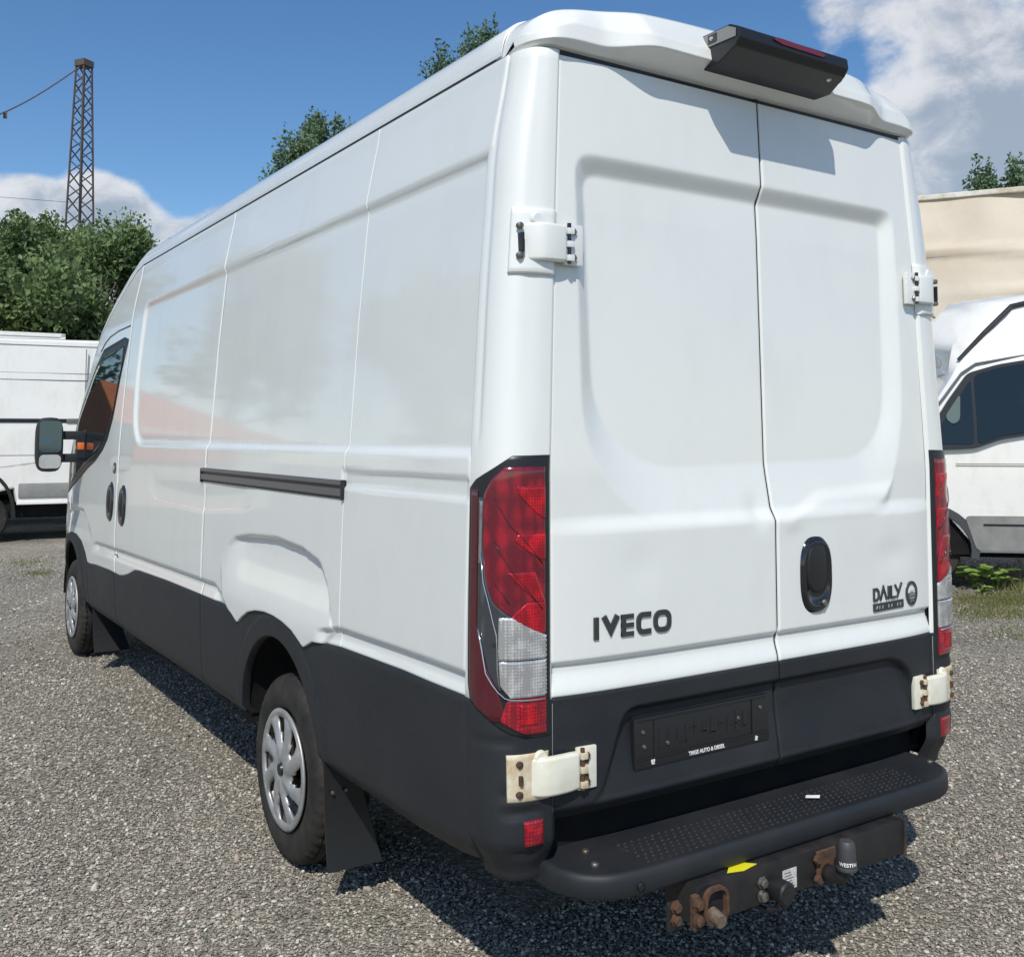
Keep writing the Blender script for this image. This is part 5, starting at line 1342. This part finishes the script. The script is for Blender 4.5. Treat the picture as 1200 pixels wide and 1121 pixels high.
def tree(name, label, x, y, h, w, group=None, poplar=False, nl=9000, leaf=.13, lm=None, seed=0, base=0.05, cat='tree'):
    global RNG
    RNG = np.random.default_rng(100+seed)
    t = thing(name, label, cat, (x, y, 0), 0, group)
    br = MB(); tips = []
    tr_h = h*.8
    br.tube([(x, y, 0), (x+.1*w*.2, y, tr_h*.5), (x, y, tr_h)], [.035*h*.5, .022*h*.5, .006*h*.5], 8)
    nb = 26 if not poplar else 30
    cl = []
    for k in range(nb):
        t0 = RNG.uniform(base+.05, .85); a = RNG.uniform(0, 2*pi); z0 = h*t0
        if poplar:
            L = h*RNG.uniform(.14, .30)*(1.05-t0*.6); lean = RNG.uniform(.22, .5); e = np.array([x+cos(a)*w*.5*lean*1.5*(1-.45*t0), y+sin(a)*w*.5*lean*1.5*(1-.45*t0), z0+L])
        else:
            rad = w*.5*sqrt(max(.05, 1-(max(0, t0-.35)/.72)**2))*RNG.uniform(.55, 1.0); e = np.array([x+cos(a)*rad, y+sin(a)*rad, min(h*.93, z0+h*RNG.uniform(.05, .2))])
        s0 = np.array([x, y, z0*.85]); mid = (s0+e)/2+np.array([0, 0, -.03*h])
        br.tube([s0, mid, e], [.010*h*.5, .006*h*.5, .002*h*.5], 5); cl.append((s0*.3+e*.7, e))
    br.build('trunk', BARK, t, smooth=True)
    P = []; T = []
    per = nl//nb
    for s0, e in cl:
        csz = w*(.13 if not poplar else .115)*RNG.uniform(.8, 1.35); tn = RNG.uniform(.15, .85)
        ns = 7
        for q in range(ns):
            f_ = RNG.uniform(0, 1.08); c = s0+(e-s0)*f_+RNG.normal(size=3)*csz*.55
            up_ = np.array([0, 0, 1.0])
            k = per//ns; d = RNG.normal(size=(k, 3)); d /= np.linalg.norm(d, axis=1, keepdims=True)+1e-9
            rr_ = RNG.uniform(0, 1, (k, 1))**.45
            sc = np.array([.8, .8, 1.0]) if not poplar else np.array([.62, .62, 1.75])
            pts = c+d*rr_*csz*sc
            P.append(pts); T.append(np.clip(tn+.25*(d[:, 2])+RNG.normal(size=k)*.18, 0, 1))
        # stray shoots
        k = 20; tt_ = RNG.uniform(0, 1, (k, 1)); dr_ = (e-s0); dr_ = dr_/np.linalg.norm(dr_); dr_ = dr_*.6+np.array([0, 0, .8]); P.append(e+dr_*tt_*csz*(.95 if not poplar else 1.5)+RNG.normal(size=(k, 3))*.05*csz); T.append(np.full(k, tn+.1))
    P = np.concatenate(P); T = np.concatenate(T); P[:, 2] = np.maximum(P[:, 2], .1)
    leaves(P, leaf, lm or LEAF, 'crown', t, T)
    return t
def at_px(px, py, d):
    v = (px-600)/1183.45*CR-(py-431.1)/1183.45*CU+CF; v = v/sqrt(v.x**2+v.y**2); return (-2.3931+v.x*d, -2.2+v.y*d, 1.6044+v.z*d)
GB = 'broadleaf trees beyond the parked vans'
for k, (px, py, d, wd, lb) in enumerate([
    (-60, 268, 40, 7.0, 'broad green tree cut by the left edge of the photo'),
    (12, 282, 36, 5.0, 'rounded green tree at the far left above the creamy van'),
    (72, 250, 44, 6.2, 'green tree with thin top just left of the pylon'),
    (120, 262, 38, 4.8, 'leafy green tree in front of the pylon foot'),
    (165, 262, 45, 6.0, 'green tree right of the pylon, sloping towards the big van'),
    (232, 300, 47, 7.0, 'green tree mostly hidden behind the cab of the big van'),
    (40, 325, 31, 5.0, 'lower dark bush behind the box body'),
    (125, 330, 32, 5.4, 'lower dark bush beside the cab roof of the big van')]):
    X_, Y_, Z_ = at_px(px, py, d); tree('broadleaf_tree', lb, X_, Y_, Z_*1.0, wd, GB, nl=30000 if k < 6 else 22000, leaf=.095, seed=k, base=.02)
for k, (px, py, d, wd, lb) in enumerate([
    (347, 128, 46, 4.6, 'left poplar of the pair showing over the roof edge, wider and leaning left'),
    (385, 116, 48, 4.0, 'right poplar of the pair showing over the roof edge, with taller thin tip'),
    (425, 150, 50, 4.2, 'poplar hidden behind the roof just right of the pair'),
    (566, 20, 46, 4.4, 'tall poplar showing high above the roof near the rear corner'),
    (532, 55, 45, 4.0, 'shorter poplar left of the tall one near the rear corner of the roof'),
    (590, 28, 47, 4.0, 'poplar just right of the tall one, mostly behind the roof'),
    (1168, 186, 42, 3.9, 'dark green poplar peeking over the beige hall'),
    (1206, 196, 43, 3.4, 'poplar cut by the right edge above the beige hall')]):
    X_, Y_, Z_ = at_px(px, py, d); tree('poplar_tree', lb, X_, Y_, Z_*.985, wd, 'poplars rising behind the van roof', True, nl=20000, leaf=.09, lm=LEAFP, seed=30+k, base=.3)
RNG = np.random.default_rng(5)
# trees to the left, mirrored in the cab window
for k, (x_, y_, h_) in enumerate(((-14, 44, 15), (-22, 40, 14), (-6, 50, 17))):
    tree('broadleaf_tree', ['green tree behind the orange shed, nearest the yard', 'green tree furthest left behind the orange shed', 'green tree between the orange shed and the wooded edge'][k], x_, y_, h_, 8, 'broadleaf trees beyond the orange shed', nl=6000, leaf=.22, seed=60+k)
RNG = np.random.default_rng(6)

# ------------------------------------------------------------------ weeds and grass on the right
def weed(x, y, label, n, hgt, spread, lsz):
    t = thing('weed', label, 'plant', (x, y, 0), 0, 'weeds at the foot of the right-hand van')
    st = MB(); V = []; F = []; T = []
    for k in range(n):
        a = RNG.uniform(0, 2*pi); rd = spread*RNG.uniform(.2, 1); e = Vector((x+cos(a)*rd, y+sin(a)*rd, hgt*RNG.uniform(.4, 1)))
        st.tube([(x, y, 0), ((x*1.2+e.x*.8)/2, (y*1.2+e.y*.8)/2, e.z*.7), e], .004, 4)
        d = Vector((cos(a+RNG.normal()*.8), sin(a+RNG.normal()*.8), -.15)).normalized(); sd = d.cross(Vector((0, 0, 1))).normalized(); L = lsz*RNG.uniform(.7, 1.3)
        upv = sd.cross(d)
        i0 = len(V)
        pr = [(0, 0), (.25, .33), (.55, .42), (.85, .22), (1, 0)]
        for t_, w_ in pr: V.append(tuple(e+d*L*t_-upv*.05*L*0)); V.append(tuple(e+d*L*t_+sd*L*w_+Vector((0, 0, .10*L)))); V.append(tuple(e+d*L*t_-sd*L*w_+Vector((0, 0, .10*L))))
        for j in range(4): F += [(i0+3*j, i0+3*j+1, i0+3*j+4, i0+3*j+3), (i0+3*j, i0+3*j+3, i0+3*j+5, i0+3*j+2)]
        T += [RNG.uniform(.2, 1)]*15
    st.build('stem', LEAFG, t)
    o = mk('leaf', V, F, LEAFG, t, True); at = o.data.attributes.new('tint', 'FLOAT', 'POINT'); at.data.foreach_set('value', np.array(T, np.float32)); o.name = 'foliage'
    return t
for (px, py, lb, n, hh, sp, ls) in ((1142, 689, 'broad-leaved light green weed nearest the tail lamp', 26, .24, .15, .11), (1168, 690, 'broad-leaved light green weed right of the first one', 24, .25, .15, .11), (1152, 696, 'small low weed in front of the two leafy ones', 12, .10, .07, .06)):
    v = (px-600)/1183.45*CR-(py-431.1)/1183.45*CU+CF; k = -1.6044/v.z; weed(-2.3931+v.x*k, -2.2+v.y*k, lb, n, hh, sp, ls)
def grass():
    def pt(px, py):
        px, py = float(px), float(py)
        v = (px-600)/1183.45*CR-(py-431.1)/1183.45*CU+CF; k = -1.6044/v.z; return np.array([-2.3931+v.x*k, -2.2+v.y*k])
    P = []; Hs = []
    for (px, py, sx, sy, n, hh) in ((1180, 703, 70, 8, 4200, .035), (1160, 718, 60, 9, 1800, .028), (1225, 690, 40, 5, 1200, .11), (1190, 742, 40, 9, 260, .035), (30, 660, 26, 5, 260, .03), (45, 672, 16, 3, 260, .035), (90, 620, 50, 4, 200, .03)):
        a = RNG.normal(size=(n, 2))*[sx, sy]*.6+[px, py]
        for q in a:
            if q[1] < 615: continue
            P.append(pt(q[0], q[1])); Hs.append(hh*RNG.uniform(.4, 1.3))
    P = np.array(P); Hs = np.array(Hs); N = len(P); a = RNG.uniform(0, 2*pi, N); w = .003+.003*RNG.random(N); ln = RNG.normal(size=(N, 2))*Hs[:, None]*.4
    V = np.stack([np.column_stack([P[:, 0]-w*np.cos(a), P[:, 1]-w*np.sin(a), np.zeros(N)]), np.column_stack([P[:, 0]+w*np.cos(a), P[:, 1]+w*np.sin(a), np.zeros(N)]), np.column_stack([P[:, 0]+ln[:, 0], P[:, 1]+ln[:, 1], Hs])], 1).reshape(-1, 3)
    o = mk('grass', V, (np.arange(N)[:, None]*3+np.arange(3)).tolist(), GRASSM, None, False)
    at = o.data.attributes.new('tint', 'FLOAT', 'POINT'); at.data.foreach_set('value', np.repeat(RNG.random(N), 3).astype(np.float32))
    tag(o, 'patchy yellow-green grass at the edge of the gravel', None, None, 'stuff')
grass()
# tall dry stalks
for k, (px, lb) in enumerate(((1196, 'tall dry stalk at the right edge below the sill of the white van'), (1176, 'thin dry brown stalk beside the broad-leaved weeds'))):
    v = (px-600)/1183.45*CR-(686-431.1)/1183.45*CU+CF; kk = -1.6044/v.z; x, y = -2.3931+v.x*kk, -2.2+v.y*kk
    t = thing('dry_stalk', lb, 'plant', (x, y, 0), 0, 'dry stalks by the right-hand van'); b = MB(); h_ = .30-.1*k
    b.tube([(x, y, 0), (x+.01, y, h_*.6), (x-.005, y, h_)], .004, 5)
    for q in range(9): a = RNG.uniform(0, 6.28); z_ = h_*RNG.uniform(.3, .95); b.tube([(x, y, z_), (x+.05*cos(a), y+.05*sin(a), z_+.05)], .003, 4)
    b.build('stem', mat('dry_stem', (.25, .21, .11), .9), t)
print('done')
